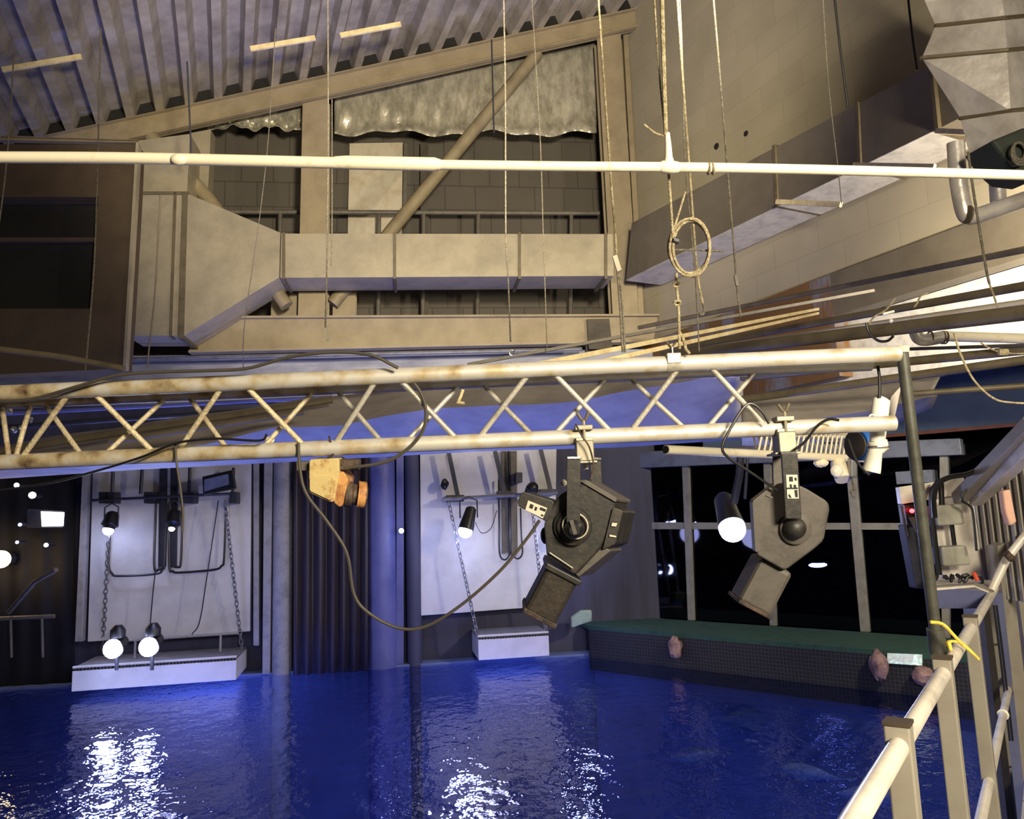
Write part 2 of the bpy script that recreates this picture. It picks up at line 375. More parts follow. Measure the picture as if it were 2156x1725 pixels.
def smoothline(pts, n=8):     # Catmull-Rom through points
    pts = [Vector(p) for p in pts]; out = []
    q = [pts[0] * 2 - pts[1]] + pts + [pts[-1] * 2 - pts[-2]]
    for i in range(1, len(q) - 2):
        a, b_, c, d = q[i - 1:i + 3]
        for k in range(n):
            t = k / n
            out.append(0.5 * ((2 * b_) + (c - a) * t + (2 * a - 5 * b_ + 4 * c - d) * t * t + (3 * b_ - a - 3 * c + d) * t ** 3))
    out.append(pts[-1]); return out
def PX(pl, d):                # pixel polyline; each entry (px, py) or (px, py, depth)
    return [P(p[0], p[1], p[2] if len(p) > 2 else d) for p in pl]
# ================================================================== THE SETTING
def wslab(wall, poly, off, th):        # slab standing in a wall plane, outline given clockwise
    return MB().prism([wall.at(x, y, off) for x, y in poly], -wall.n * th)
def wface(wall, t0, t1, z0, z1, off=0.0, th=0.15):
    a = wall.p + wall.t * t0 + wall.n * off; b = wall.p + wall.t * t1 + wall.n * off
    a.z = b.z = 0
    return MB().prism([a + UP * z0, b + UP * z0, b + UP * z1, a + UP * z1], -wall.n * th)
# tank
fa = FAR.p + FAR.t * -9.0; fb = FAR.p + FAR.t * 7.5
WINp = Z(1307, 1297, 0.5); WINq = Z(1956, 1340, 0.5)
_dw = (WINp - WINq); WIN = Wall(WINp, math.degrees(math.atan2(_dw.x, _dw.y)))
ledge_a = Z(1240, 1318, 0.5); ledge_b = Z(1990, 1381, 0.5)
water = MB().add([(-11, -3, 0), (9, -3, 0), (9, 15.5, 0), (-11, 15.5, 0)], [(0, 1, 2, 3)]).build('tank_water', m_water)
tag(water, 'deep blue rippled water filling the tank', 'water', kind='stuff')
tf = MB().obox((-1, 6.2, -3.1), 20, 19, 0.2).build('floor', m_tank); struct(tf, 'painted floor of the tank under the water')
o = wface(FAR, -9, 8, -3.1, 0.03, 0.06, 0.3).build('wall_tank', m_tank); struct(o, 'blue painted tank side under the water')
_la = Vector((ledge_a.x, ledge_a.y, -3.1)); _lb = ledge_b + (ledge_b - ledge_a).normalized() * 4; _lb.z = -3.1; _bk = Vector((WIN.n.x, WIN.n.y, 0)) * -1
o = MB().prism([_la + _bk * 0.1, _lb + _bk * 0.1, _lb + _bk * 0.1 + UP * 3.3, _la + _bk * 0.1 + UP * 3.3], _bk * 0.3).build('wall_tank_right', m_tank); struct(o, 'blue painted tank side under the ledge')
# back wall, lower storey
zf = FAR.at(700, 742).z
o = wface(FAR, -9, 6.4, 0.0, zf, -0.25, 0.2).build('wall_back', m_navy); struct(o, 'dark navy back wall behind the water')
o = wslab(FAR, [(-300, 757), (1400, 735), (1400, 832), (-300, 862)], -0.05, 0.12).build('trim_1', mat('pale_fascia', (150, 152, 166), 0.6, 0, (110, 112, 130), 1.0, stretch=(1, 1, 4))); struct(o, 'pale fascia under the long beam')
# upper storey: dark block work far behind the steel
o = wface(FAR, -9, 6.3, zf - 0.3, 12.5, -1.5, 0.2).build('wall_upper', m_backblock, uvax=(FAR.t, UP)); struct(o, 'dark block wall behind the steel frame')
# right wall
z3 = H + 3.05; z2 = H + 2.48
o = wface(RIGHT, 0.4, -9.5, z3, 13.5, 0.0, 0.25).build('wall_right', m_block, uvax=(RIGHT.t, UP)); struct(o, 'tall painted block wall on the right')
def holes(px, py, r, nm, lab):
    p = RIGHT.at(px, py, 0.012); o = MB().lathe(p, RIGHT.n, [(-0.01, r), (0.004, r * 0.9)], 10).build(nm, m_black)
    tag(o, lab, 'hole')
holes(1508, 308, 0.055, 'wall_hole', 'small dark hole in the block wall, the upper left one of the two'); holes(1570, 281, 0.045, 'wall_hole', 'small dark hole in the block wall beside a cracked patch')
o = wface(RIGHT, 0.4, -3.9, z2 - 0.8, z3, 0.03, 0.25).build('wall_right_band', m_stain); struct(o, 'rust stained band at the foot of the block wall')
o = wface(RIGHT, -3.9, -9.5, z2, z3, 0.03, 0.25).build('wall_right_beam', m_duct2); struct(o, 'smooth grey beam at the foot of the block wall')
o = wface(RIGHT, -2.4, -9.5, H + 1.5, z2, -0.25, 0.2).build('wall_right_lower', m_white); struct(o, 'white lower wall above the window bay')
# window bay
hd = lambda q: [WIN.at(x, y) for x, y in q]
o = wslab(WIN, [(1180, 958), (2021, 923), (2025, 958), (1180, 992)], 0.08, 0.2).build('trim_2', m_frameblue, bevel=0.01); struct(o, 'pale blue-grey header over the dark windows')
o = wslab(WIN, [(1480, 800), (2400, 760), (2400, 868), (1480, 948)], -0.15, 0.15).build('wall_blue', m_bluewall); struct(o, 'dark blue wall high in the window bay')
o = wslab(WIN, [(1480, 948), (2400, 868), (2400, 876), (1480, 954)], -0.12, 0.1).build('trim_3', mat('red_brown_trim', (120, 70, 62), 0.6)); struct(o, 'thin red-brown trim under the blue wall')
o = wslab(WIN, [(1885, 994), (1962, 989), (1965, 1015), (1888, 1020)], 0.1, 0.15).build('trim_4', m_frameblue); struct(o, 'short blue-grey header block by the switch board')
o = wslab(WIN, [(1978, 958), (1995, 957), (2000, 1400), (1984, 1400)], 0.02, 0.08).build('trim_5', m_frame); struct(o, 'end post of the window bay')
zs = 0.5; zh = WIN.at(1600, 975).z
# dark room beyond the glass
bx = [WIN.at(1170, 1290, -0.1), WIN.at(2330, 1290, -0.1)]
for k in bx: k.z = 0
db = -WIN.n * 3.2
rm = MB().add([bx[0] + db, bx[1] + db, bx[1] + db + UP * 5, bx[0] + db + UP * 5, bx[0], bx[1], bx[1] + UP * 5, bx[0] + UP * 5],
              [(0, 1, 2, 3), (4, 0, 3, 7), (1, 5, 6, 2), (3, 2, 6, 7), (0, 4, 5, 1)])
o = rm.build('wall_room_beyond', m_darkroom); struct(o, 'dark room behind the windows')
mull = [1288, 1443, 1617, 1803]
tops = [(1285, 1298), (1435, 1449), (1607, 1622), (1780, 1800)]
bots = [(1291, 1306), (1450, 1463), (1622, 1636), (1812, 1832)]
for (a, b_), (c, d) in zip(tops, bots):
    pl = [WIN.at(a, 975), WIN.at(b_, 975), WIN.at(d, 1340), WIN.at(c, 1340)]
    pl[0].z = pl[1].z = zh + 0.05; pl[2].z = pl[3].z = zs
    o = MB().prism(pl, -WIN.n * 0.1).build('window_frame', m_frame, bevel=0.006); struct(o, 'upright post of the dark window bay')
o = wslab(WIN, [(1240, 1100), (2010, 1102), (2010, 1116), (1240, 1114)], -0.03, 0.06).build('trim_6', m_frame); struct(o, 'cross rail of the dark windows')
ed = [1200, 1298, 1456, 1628, 1815, 2150]
for i in range(5):
    a = WIN.at(ed[i], 1150, -0.06); b_ = WIN.at(ed[i + 1], 1150, -0.06); a.z = b_.z = zs
    o = MB().prism([a, b_, b_ + UP * (zh - zs + 0.05), a + UP * (zh - zs + 0.05)], -WIN.n * 0.012).build('window_%d' % (i + 1), m_glass); struct(o, 'dark pane of the window bay')
# ledge with green matting, netting on its face
la, lb = ledge_a, ledge_b; ext = (lb - la).normalized() * 2.2; lb2 = lb + ext; wa = WIN.at(1150, 1200, 0.02); wb = WIN.at(2450, 1200, 0.02)
for k in (wa, wb): k.z = 0.5
o = MB().prism([la, lb2, wb, wa], (0, 0, -0.06)).build('ledge', m_turf); struct(o, 'ledge covered in green matting before the windows')
o = MB().prism([la - UP * 0.06, lb2 - UP * 0.06, lb2 - UP * 0.7, la - UP * 0.7], (wa - la).normalized() * 0.05).build('ledge_net', m_net, uvax=((lb - la), UP)); struct(o, 'fine netting hanging from the ledge edge')
# roof deck
t0 = FAR.at(97, 290); t1 = FAR.at(1357, 17); bd = (t1 - t0); L = bd.length; bdn = bd / L
ribd = Vector((math.sin(math.radians(-20.6)), math.cos(math.radians(-20.6)), 0)) * -1
per = (FAR.at(666, 168) - FAR.at(53, 300)).length / 10.0
up2 = Vector((0, 0, 1))
ss = (FAR.at(85, 292) - t0).dot(bdn)
prof = []
k = -5
while ss + k * per < L + 0.9:
    c = ss + k * per
    prof += [(c - 0.29 * per, 0.24), (c - 0.135 * per, 0.0), (c + 0.135 * per, 0.0), (c + 0.29 * per, 0.24)]
    k += 1
prof = [q for q in prof if q[0] < L + 0.35]
rows = []
for dd in (0, 4, 13):
    rows.append([t0 + bdn * s_ + up2 * h_ + ribd * dd for s_, h_ in prof])
deck = MB().sheet(rows).build('ceiling', m_deck, solid=0.01); struct(deck, 'deep ribbed metal roof deck')
# black strip added behind the beam above the deck line, so the flutes read dark
o = MB().prism([t0 - bdn * 3 + up2 * 0.24 + FAR.n * 0.01, t1 + bdn * 0.6 + up2 * 0.24 + FAR.n * 0.01, t1 + bdn * 0.6 - up2 * 0.02 + FAR.n * 0.01, t0 - bdn * 3 - up2 * 0.02 + FAR.n * 0.01], FAR.n * -0.05).build('trim_7', m_black); struct(o, 'black strip added to darken the ends of the roof flutes')

# ================================================================== STEEL FRAME
def ibeam(name, top, bot, off, label, mt=m_beige, wf=0.16, tf_=0.03, cat='beam'):
    # top / bot: pixel end pairs of its face; web set back, flanges proud
    a, b_ = [FAR.at(x, y, off) for x, y in top]; c, d = [FAR.at(x, y, off) for x, y in bot]
    th = thing(name, a, label, cat)
    u0 = (c - a); u1 = (d - b_)
    MB().prism([a, b_, d, c], -FAR.n * 0.02).build('web', mt, th)
    f = FAR.n
    MB().box8([a + f * wf / 2, b_ + f * wf / 2, b_ - f * wf / 2, a - f * wf / 2], [p + q.normalized() * tf_ for p, q in ((a + f * wf / 2, u0), (b_ + f * wf / 2, u1), (b_ - f * wf / 2, u1), (a - f * wf / 2, u0))]).build('flange', mt, th)
    MB().box8([c + f * wf / 2, d + f * wf / 2, d - f * wf / 2, c - f * wf / 2], [p - q.normalized() * tf_ for p, q in ((c + f * wf / 2, u0), (d + f * wf / 2, u1), (d - f * wf / 2, u1), (c - f * wf / 2, u0))]).build('flange', mt, th)
    return th
ibeam('roof_beam', [(97, 290), (1357, 17)], [(270, 298), (1353, 58)], 0.02, 'long sloping beige steel beam right under the ribbed roof')
ibeam('eaves_beam', [(-80, 286), (292, 297)], [(-80, 296), (292, 303)], 0.3, 'thin level eaves beam above the brown box', wf=0.1, tf_=0.01)
ibeam('long_beam', [(400, 669), (1385, 664)], [(400, 745), (1375, 722)], 0.25, 'long level beige beam below the air duct', wf=0.2, tf_=0.035)
def column(name, tl, tr, br, bl, off, label, mt=m_beige, dep=0.26):
    a, b_, c, d = [FAR.at(x, y, off) for x, y in (tl, tr, br, bl)]
    th = thing(name, d, label, 'column')
    f = FAR.n
    MB().prism([a, b_, c, d], -f * 0.03).build('flange', mt, th, bevel=0.004)
    m1 = (a + b_) / 2; m2 = (c + d) / 2; t = FAR.t * 0.012
    MB().prism([m1 - t - f * 0.03, m1 + t - f * 0.03, m2 + t - f * 0.03, m2 - t - f * 0.03], -f * (dep - 0.06)).build('web', mt, th)
    MB().prism([p - f * (dep - 0.03) for p in (a, b_, c, d)], -f * 0.03).build('flange', mt, th, bevel=0.004)
    return th
column('steel_column', (637, 216), (692, 204), (690, 672), (627, 672), 0.0, 'beige steel column crossing behind the duct beside the pale door')
column('steel_column', (1257, 80), (1307, 70), (1345, 664), (1290, 664), 0.0, 'beige steel column in the corner, right of the foil')
column('steel_column', (1312, 68), (1322, 66), (1356, 664), (1345, 664), -0.2, 'narrow steel angle standing beside the corner column')
column('steel_column', (572, 590), (627, 590), (627, 672), (570, 672), -0.3, 'short wide beige post under the duct, left of the column')
column('steel_column', (702, 585), (750, 585), (748, 672), (700, 672), -0.3, 'short beige post under the duct, right of the column')
column('steel_column', (1236, 672), (1283, 671), (1290, 735), (1240, 735), 0.35, 'dark upright over the gap at the right end of the long beam', m_darkblock)  # dark piece put where the beam has a gap
def brace(pts, r, off, label):
    q = [FAR.at(x, y, off) for x, y in pts]
    tag(MB().tube(q, r, 16).build('brace', m_beige2, smooth=True), label, 'brace')
brace([(1132, 112), (830, 478), (700, 640)], 0.115, -0.12, 'long diagonal steel tube rising in front of the foil')
brace([(318, 288), (440, 420), (604, 645)], 0.115, 0.35, 'diagonal steel tube running behind the tapered duct')
brace([(1350, 600), (1392, 655)], 0.05, -0.3, 'short dark diagonal strut below the duct corner')
# foil insulation
def foil(top, bot, off, label, n=60, seed=0):
    rnd = random.Random(seed); ph = [rnd.uniform(0, 6) for _ in range(8)]
    rows = []
    for j in range(13):
        v = j / 12.0; row = []
        for i in range(n + 1):
            u = i / n
            x = top[0][0] + (top[1][0] - top[0][0]) * u; y0 = top[0][1] + (top[1][1] - top[0][1]) * u; y1 = bot[0][1] + (bot[1][1] - bot[0][1]) * u
            y1 += 5 * math.sin(u * 17 + ph[0]) + 3 * math.sin(u * 41 + ph[1])
            w_ = 0.05 * math.sin(u * 38 + ph[2] + 1.5 * math.sin(v * 5)) * v + 0.03 * math.sin(u * 90 + v * 6 + ph[3]) * v + 0.05 * math.sin(u * 9 + ph[4])
            w_ += 0.14 * max(0, v - 0.85) / 0.15
            row.append(FAR.at(x, y0 + (y1 - y0) * v, off + w_))
        rows.append(row)
    tag(MB().sheet(rows).build('foil_insulation', m_foil, smooth=True, solid=0.006), label, 'insulation')
foil([(704, 198), (1256, 88)], [(704, 280), (1250, 282)], -0.55, 'wide crinkled silver foil blanket hung under the sloping beam', 90, 1)
foil([(430, 262), (640, 218)], [(430, 268), (640, 272)], -0.5, 'small crinkled silver foil strip left of the column', 36, 2)
foil([(1318, 72), (1362, 62)], [(1322, 285), (1365, 290)], -0.5, 'narrow dark foil strip in the corner by the block wall', 10, 3)
o = wslab(FAR, [(736, 302), (848, 300), (846, 492), (732, 494)], -1.35, 0.05).build('pale_door', m_board); tag(o, 'pale flat door leaf standing behind the long brace', 'door')
# old guard rail and posts behind the duct
gr = thing('guard_rail', FAR.at(470, 660, -0.9), 'dark pipe guard rail running behind the air duct', 'railing')
MB().tube([FAR.at(470, 446, -0.9), FAR.at(1262, 449, -0.9)], 0.045, 8).build('rail', m_rail, gr)
for x in (590, 798, 892, 1007, 1203):
    MB().tube([FAR.at(x, 447, -0.9), FAR.at(x - 2, 668, -0.9)], 0.04, 8).build('post', m_rail, gr)
o = wslab(FAR, [(885, 300), (902, 300), (902, 668), (885, 668)], -1.2, 0.1).build('wall_post', m_darkblock); tag(o, 'narrow grey post on the dark block wall', 'post')
o = wslab(FAR, [(850, 302), (858, 302), (856, 440), (848, 440)], -1.3, 0.05).build('door_jamb', m_rail); tag(o, 'thin grey strip beside the pale door leaf', 'trim strip')

# ================================================================== DUCTS
def wbox(name, wall, poly, off, th_, mt, parent=None, bevel=0.0):
    return wslab(wall, poly, off, th_).build(name, mt, parent, bevel=bevel)
dth = thing('air_duct', FAR.at(900, 585, 1.0), 'long level galvanised air duct across the middle of the far wall', 'duct')
wbox('duct_body', FAR, [(592, 492), (1290, 493), (1292, 581), (590, 585)], 1.0, 0.7, m_duct, dth)
for x in (597, 831, 1094, 1276):
    wbox('seam', FAR, [(x - 3, 489), (x + 3, 489), (x + 3, 587), (x - 3, 587)], 1.03, 0.76, m_seam, dth)
dth = thing('duct_transition', FAR.at(490, 700, 1.0), 'tapered galvanised duct funnel narrowing to the right', 'duct')
wbox('funnel', FAR, [(395, 408), (590, 490), (588, 584), (387, 707)], 1.0, 0.72, m_duct, dth)
wbox('seam', FAR, [(384, 404), (394, 404), (386, 712), (374, 712)], 1.04, 0.8, m_seam, dth)
dth = thing('duct_plenum', FAR.at(330, 707, 1.0), 'upright galvanised duct section between the brown box and the funnel', 'duct')
wbox('duct_body', FAR, [(286, 408), (384, 408), (374, 707), (266, 707)], 1.0, 0.72, m_duct, dth)
wbox('seam', FAR, [(366, 405), (371, 405), (361, 709), (356, 709)], 1.03, 0.2, m_seam, dth)
wbox('upper_body', FAR, [(292, 296), (400, 282), (394, 404), (286, 406)], 0.9, 0.6, m_duct, dth)
wbox('flange', FAR, [(284, 403), (396, 403), (396, 409), (284, 409)], 1.03, 0.1, m_seam, dth)
o = wslab(FAR, [(402, 280), (444, 272), (438, 400), (400, 400)], 0.0, 0.3).build('wall_pier', m_duct); tag(o, 'short grey pier behind the upright duct section', 'pier')
# intake box, its shade painted in as brown
bt = thing('intake_box', FAR.at(100, 780, 2.6), 'large box painted in shaded brown with a black opening at the left', 'box')
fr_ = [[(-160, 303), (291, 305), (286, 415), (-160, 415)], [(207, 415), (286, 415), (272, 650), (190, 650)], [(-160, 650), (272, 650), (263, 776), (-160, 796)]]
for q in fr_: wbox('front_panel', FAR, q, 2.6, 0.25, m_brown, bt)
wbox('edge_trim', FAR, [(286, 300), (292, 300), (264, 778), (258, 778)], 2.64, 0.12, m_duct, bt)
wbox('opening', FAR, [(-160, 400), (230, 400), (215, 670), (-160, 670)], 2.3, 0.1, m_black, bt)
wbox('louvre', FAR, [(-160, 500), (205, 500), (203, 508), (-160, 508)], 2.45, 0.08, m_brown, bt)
# duct along the block wall
dth = thing('wall_duct', RIGHT.at(1700, 420, 0.8), 'grey rectangular duct climbing along the block wall', 'duct')
wbox('duct_body', RIGHT, [(1330, 470), (1955, 140), (1969, 273), (1318, 590)], 0.8, 0.75, m_duct2, dth)
q = [RIGHT.at(x, y, 0.8) for x, y in ((1318, 590), (1969, 273))]
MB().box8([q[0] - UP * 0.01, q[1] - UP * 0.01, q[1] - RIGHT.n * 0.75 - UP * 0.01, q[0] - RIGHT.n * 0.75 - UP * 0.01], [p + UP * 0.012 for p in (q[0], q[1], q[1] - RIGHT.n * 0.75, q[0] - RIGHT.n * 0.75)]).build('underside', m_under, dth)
for x, y0, y1 in ((1628, 310, 428), (1803, 220, 346)):
    wbox('seam', RIGHT, [(x - 3, y0 - 3), (x + 3, y0 - 6), (x + 9, y1 + 6), (x + 3, y1 + 9)], 0.83, 0.8, m_seam, dth)
wbox('collar', RIGHT, [(1952, 100), (1958, 100), (1976, 276), (1968, 280)], 0.86, 0.8, m_seam, dth)
wbox('end_piece', RIGHT, [(1958, 136), (2022, 248), (1974, 272)], 0.8, 0.6, m_duct2, dth)
# horizontal strip hanger bars (dull white)
def hbar(pts, off, label, wall=FAR, dz=0.035):
    a, b_ = [wall.at(x, y, off) for x, y in pts]
    tag(MB().bar(a, b_, 0.04, dz * 2).build('hanger_bar', m_wood, bevel=0.004), label, 'bar')
hbar([(5, 147), (172, 119)], 2.5, 'pale hanger bar under the roof ribs, the one farthest left')
hbar([(527, 103), (664, 80)], 2.5, 'pale hanger bar under the roof ribs near the column head')
hbar([(716, 75), (844, 51)], 2.5, 'pale hanger bar under the roof ribs, highest in view')
hbar([(1635, 425), (1771, 431)], 1.1, 'short pale hanger bar under the wall duct, left of the pipe joint', RIGHT, 0.03)
hbar([(1797, 348), (1968, 352)], 1.1, 'pale hanger bar under the wall duct, just above the white pipe', RIGHT, 0.03)
hbar([(1972, 276), (2120, 283)], 1.3, 'pale hanger bar under the duct end at the upper right', RIGHT, 0.025)
# silver wrapped duct at the upper right
rings = [(-60, 1925, 2118, 2330), (0, 1948, 2108, 2330), (50, 1970, 2116, 2330), (118, 1941, 2120, 2340), (245, 2022, 2128, 2350), (330, 2043, 2140, 2350)]
st = thing('wrapped_duct', P(2110, 300, 5.2), 'big silver foil wrapped duct with jogged joints in the upper right corner', 'duct')
secs = []
for y, xl, xc, xr in rings:
    secs.append([P(xl, y + 4, 5.15), P(xc, y - 12, 4.9), P(xr, y - 34, 5.4), P(xr - 60, y - 10, 6.6), P(xl + 80, y, 6.6)])
mb = MB(); n = 5
for s_ in secs: mb.v += s_
for i in range(len(secs) - 1):
    for j in range(n): mb.f.append((i * n + j, i * n + (j + 1) % n, (i + 1) * n + (j + 1) % n, (i + 1) * n + j))
mb.f.append((0, 1, 2, 3, 4)); mb.f.append(tuple(range((len(secs) - 1) * n, len(secs) * n)))
mb.build('duct_body', m_silver, st)
for i in (2, 3, 4):
    MB().tube([p for p in secs[i]] + [secs[i][0]], 0.015, 6).build('joint_band', m_seam, st)
el = thing('insulated_pipe', P(2030, 460, 5.0), 'silver insulated pipe elbow below the wrapped duct', 'pipe')
MB().tube(smoothline(PX([(2012, 300), (2018, 380), (2032, 448), (2052, 455), (2100, 440), (2200, 405)], 5.2), 5), 0.055, 14).build('pipe_body', m_silver, el, smooth=True)
MB().tube(PX([(2036, 452), (2040, 452.2)], 5.15), 0.062, 14).build('joint_band', m_seam, el)
tag(MB().tube(PX([(2094, 300), (2102, 425)], 5.6), 0.055, 12).build('vertical_pipe', m_silver, smooth=True), 'short upright silver pipe right of the insulated elbow', 'pipe')
gb = MB(); gb.prism(PX([(2088, 296), (2156, 268), (2200, 262), (2200, 372), (2150, 366), (2120, 340)], 4.7), F_ * 0.3)
gbo = gb.build('dark_bundle', m_greenblk, bevel=0.02); tag(gbo, 'dark green bundle under the wrapped duct at the frame edge', 'bundle')
for k in range(3): MB().ring(P(2146, 318 + k * 3, 4.66 - 0.01 * k), -F_ + R_ * 0.4, 0.052 + 0.008 * k, 0.008, 18).build('cable_loop', m_ropegrey, gbo)

# ================================================================== FAR WALL: PANELS, COLUMNS, CURTAIN
o = wslab(FAR, [(197, 930), (530, 925), (526, 1330), (184, 1352)], 0.02, 0.12).build('wall_panel', m_panel, bevel=0.01); tag(o, 'tall white wall panel behind the two lit spotlights', 'panel')
o = wslab(FAR, [(884, 925), (1172, 920), (1168, 1276), (886, 1297)], 0.02, 0.12).build('wall_panel', m_panel, bevel=0.01); tag(o, 'white wall panel behind the hanging platform in the middle', 'panel')
for (a, b_, c, d, mt, off, lab) in [((176, 930), (188, 930), (172, 1352), (157, 1352), m_colgrey, 0.1, 'pale grey jamb left of the first white panel'),
        ((533, 925), (545, 925), (545, 1360), (533, 1360), m_colgrey, 0.05, 'pale jamb right of the first white panel'),
        ((556, 925), (574, 925), (568, 1420), (552, 1420), m_colgrey, 0.1, 'narrow pale strip left of the round grey column'),
        ((834, 925), (850, 925), (850, 1400), (834, 1400), m_colblue, 0.03, 'narrow blue strip between the blue column and the second panel')]:
    tag(wslab(FAR, [a, b_, c, d], off, 0.15).build('jamb', mt, bevel=0.01), lab, 'jamb')
def rcol(x, w_, y0, mt, off, lab, yb=1440):
    a = FAR.at(x, y0, off); b_ = FAR.at(x, yb, off); b_.x = a.x; b_.y = a.y; b_.z = -2.95
    tag(MB().tube([b_, a], w_, 20).build('round_column', mt, smooth=True), lab, 'column')
rcol(597, 0.155, 925, m_colgrey, 0.0, 'round pale grey column standing in the water')
rcol(800, 0.24, 925, m_colblue, -0.02, 'broad round blue column standing in the water right of the curtain')
rcol(866, 0.12, 925, m_navy, -0.02, 'slim dark blue column left of the second white panel')
rows = []
for j in range(5):
    v = j / 4; row = []
    for i in range(61):
        u = i / 60; x = 618 + (775 - 618) * u
        row.append(FAR.at(x, 925 + (1425 - 925) * v, 0.16 + 0.05 * math.sin(u * 40 + 0.6 * math.sin(u * 9))))
    rows.append(row)
for q in rows[-1]: q.z = -0.01
tag(MB().sheet(rows).build('curtain', m_curt, smooth=True, solid=0.01), 'tall dark folded curtain between the grey and blue columns', 'curtain')
rows = []
for j in range(3):
    v = j / 2; row = []
    for i in range(41):
        u = i / 40; x = -60 + (158 + 60) * u
        row.append(FAR.at(x, 985 + (1460 - 985) * v, -0.1 + 0.02 * math.sin(u * 30)))
    rows.append(row)
tag(MB().sheet(rows).build('dark_glass_sheet', m_darkroom, smooth=True, solid=0.01), 'dark sheet standing in for dark glass at the far left of the back wall', 'sheeting')  # dark sheet in place of dark reflecting glass
# strip glowing in place of a window reflection; small lamps at the left
sl = thing('strip_reflection', FAR.at(100, 1108, 0.25), 'bright white strip standing in for a window reflection at the far left', 'lamp')
wbox('housing', FAR, [(58, 1072), (134, 1076), (132, 1112), (56, 1112)], 0.12, 0.1, m_hw, sl)
wbox('diffuser', FAR, [(86, 1077), (132, 1079), (130, 1108), (88, 1109)], 0.16, 0.06, m_reflw, sl)
for x, y, r, mt, lab in ((68, 1043, 0.05, m_lens2, 'tiny white lamp just above the white strip'), (35, 1022, 0.035, m_lens2, 'tiny white lamp near the left edge under the truss'),
        (42, 1105, 0.028, m_dimblue, 'tiny blue lamp left of the white strip'), (36, 1142, 0.025, m_dimblue, 'tiny blue lamp low at the left edge'), (97, 1148, 0.03, m_lens2, 'tiny twin lamp below the white strip'),
        (2, 1178, 0.13, m_warmlens, 'round warm orange lamp at the left edge'), (845, 1118, 0.04, m_lens2, 'small white lamp on the slim dark blue column')):
    t = thing('small_lamp', FAR.at(x, y, 0.3), lab, 'lamp')
    MB().ball(FAR.at(x, y, 0.3), r).build('bulb', mt, t, smooth=True); MB().lathe(FAR.at(x, y, 0.3), -FAR.n, [(r * 0.4, r * 0.8), (0.25, r * 0.8)], 10).build('holder', m_hw, t)
lr = thing('hand_rail', FAR.at(40, 1300, 0.6), 'dim hand rail low at the far left', 'railing')
MB().tube([FAR.at(18, 1290, 0.6), FAR.at(72, 1226, 1.2), FAR.at(118, 1200, 1.5)], 0.035, 8).build('rail', m_rail, lr)
MB().tube([FAR.at(-40, 1305, 0.6), FAR.at(115, 1298, 0.6)], 0.03, 8).build('rail', m_rail, lr)
for x in (88, 22): MB().tube([FAR.at(x, 1300, 0.6), FAR.at(x + 2, 1385, 0.6)], 0.02, 8).build('post', m_rail, lr)

# cable rails with lamps on the two panels
def spot_far(px, py, off, r, label, axis, strength=m_lens, L_=0.26, yoke=True, grp=None, hs=1.0):
    c = FAR.at(px, py, off); ax = Vector(axis).normalized()
    t = thing('spotlight', c, label, 'spotlight', grp)
    MB().lathe(c - ax * L_, ax, [(0, r * 0.5 * hs), (0.03, r * 0.8 * hs), (L_ * 0.5, r * 0.95 * hs), (L_ * 0.8, r * 1.1 * hs), (L_ * 0.9, r * 1.12), (L_ + 0.015, r * 1.15), (L_ + 0.015, r * 1.02), (L_ - 0.01, r * 1.0)], 18).build('housing', m_cable, t, smooth=True)
    MB().ball(c + ax * 0.35 * r, r * 1.02, (1, 1, 1), 14, 8).build('lens', strength, t, smooth=True)
    if yoke:
        b_ = c - ax * L_ * 0.5; s_ = FAR.t * (r * 1.3); top = b_ + UP * (L_ * 0.75 + 0.06)
        MB().tube([b_ - s_, b_ - s_ + UP * L_ * 0.75, top, b_ + s_ + UP * L_ * 0.75, b_ + s_], 0.012, 6).build('yoke', m_hw, t)
    return t
# --- assembly 1
rk = thing('cable_rack', FAR.at(335, 1050, 0.35), 'dark pipe rack with cable loops on the first white panel', 'rack')
MB().tube([FAR.at(192, 1054, 0.35), FAR.at(482, 1040, 0.35)], 0.022, 8).build('bar', m_hw, rk)
for x0, x1 in ((333, 347), (356, 370)):
    wbox('channel', FAR, [(x0 + 3, 985), (x1 + 3, 985), (x1, 1194), (x0, 1196)], 0.12, 0.07, m_hw, rk)
for x in (215, 233, 310, 322, 386, 400, 490):
    wbox('bracket', FAR, [(x - 7, 1036), (x + 7, 1036), (x + 7, 1060), (x - 7, 1060)], 0.33, 0.28, m_hw, rk)
for pl in ([(231, 1130), (229, 1190), (236, 1208), (250, 1213), (326, 1209), (342, 1200), (347, 1180), (352, 1060)], [(329, 1050), (325, 1190), (335, 1199), (345, 1196)],
           [(358, 1056), (357, 1190), (364, 1203), (378, 1206), (450, 1200), (466, 1192), (472, 1175), (476, 1060)], [(384, 1050), (381, 1180), (374, 1194), (362, 1192)]):
    MB().tube(smoothline([FAR.at(x, y, 0.16) for x, y in pl], 5), 0.018, 7).build('cable_loop', m_cable, rk, smooth=True)
for pl in ([(300, 985), (296, 1040)], [(400, 985), (398, 1036)], [(238, 990), (236, 1040)], [(492, 985), (490, 1040)]):
    MB().tube([FAR.at(x, y, 0.3) for x, y in pl], 0.028, 6).build('strut', m_hw, rk)
for pl, lab in (([(460, 1054), (435, 1220), (420, 1310), (404, 1336)], 'thin dark cord swinging down the first white panel'), ([(328, 1196), (322, 1250), (316, 1318)], 'thin cord rising from the right platform spotlight')):
    tag(MB().tube(smoothline([FAR.at(x, y, 0.4) for x, y in pl]), 0.009, 6).build('cord', m_cable), lab, 'cord')
fb_ = thing('flood_frame', FAR.at(458, 1030, 0.5), 'tilted dark box frame with a pale pane on the first panel', 'floodlight')
wbox('frame', FAR, [(426, 1004), (488, 990), (494, 1028), (428, 1042)], 0.6, 0.15, m_cable, fb_)
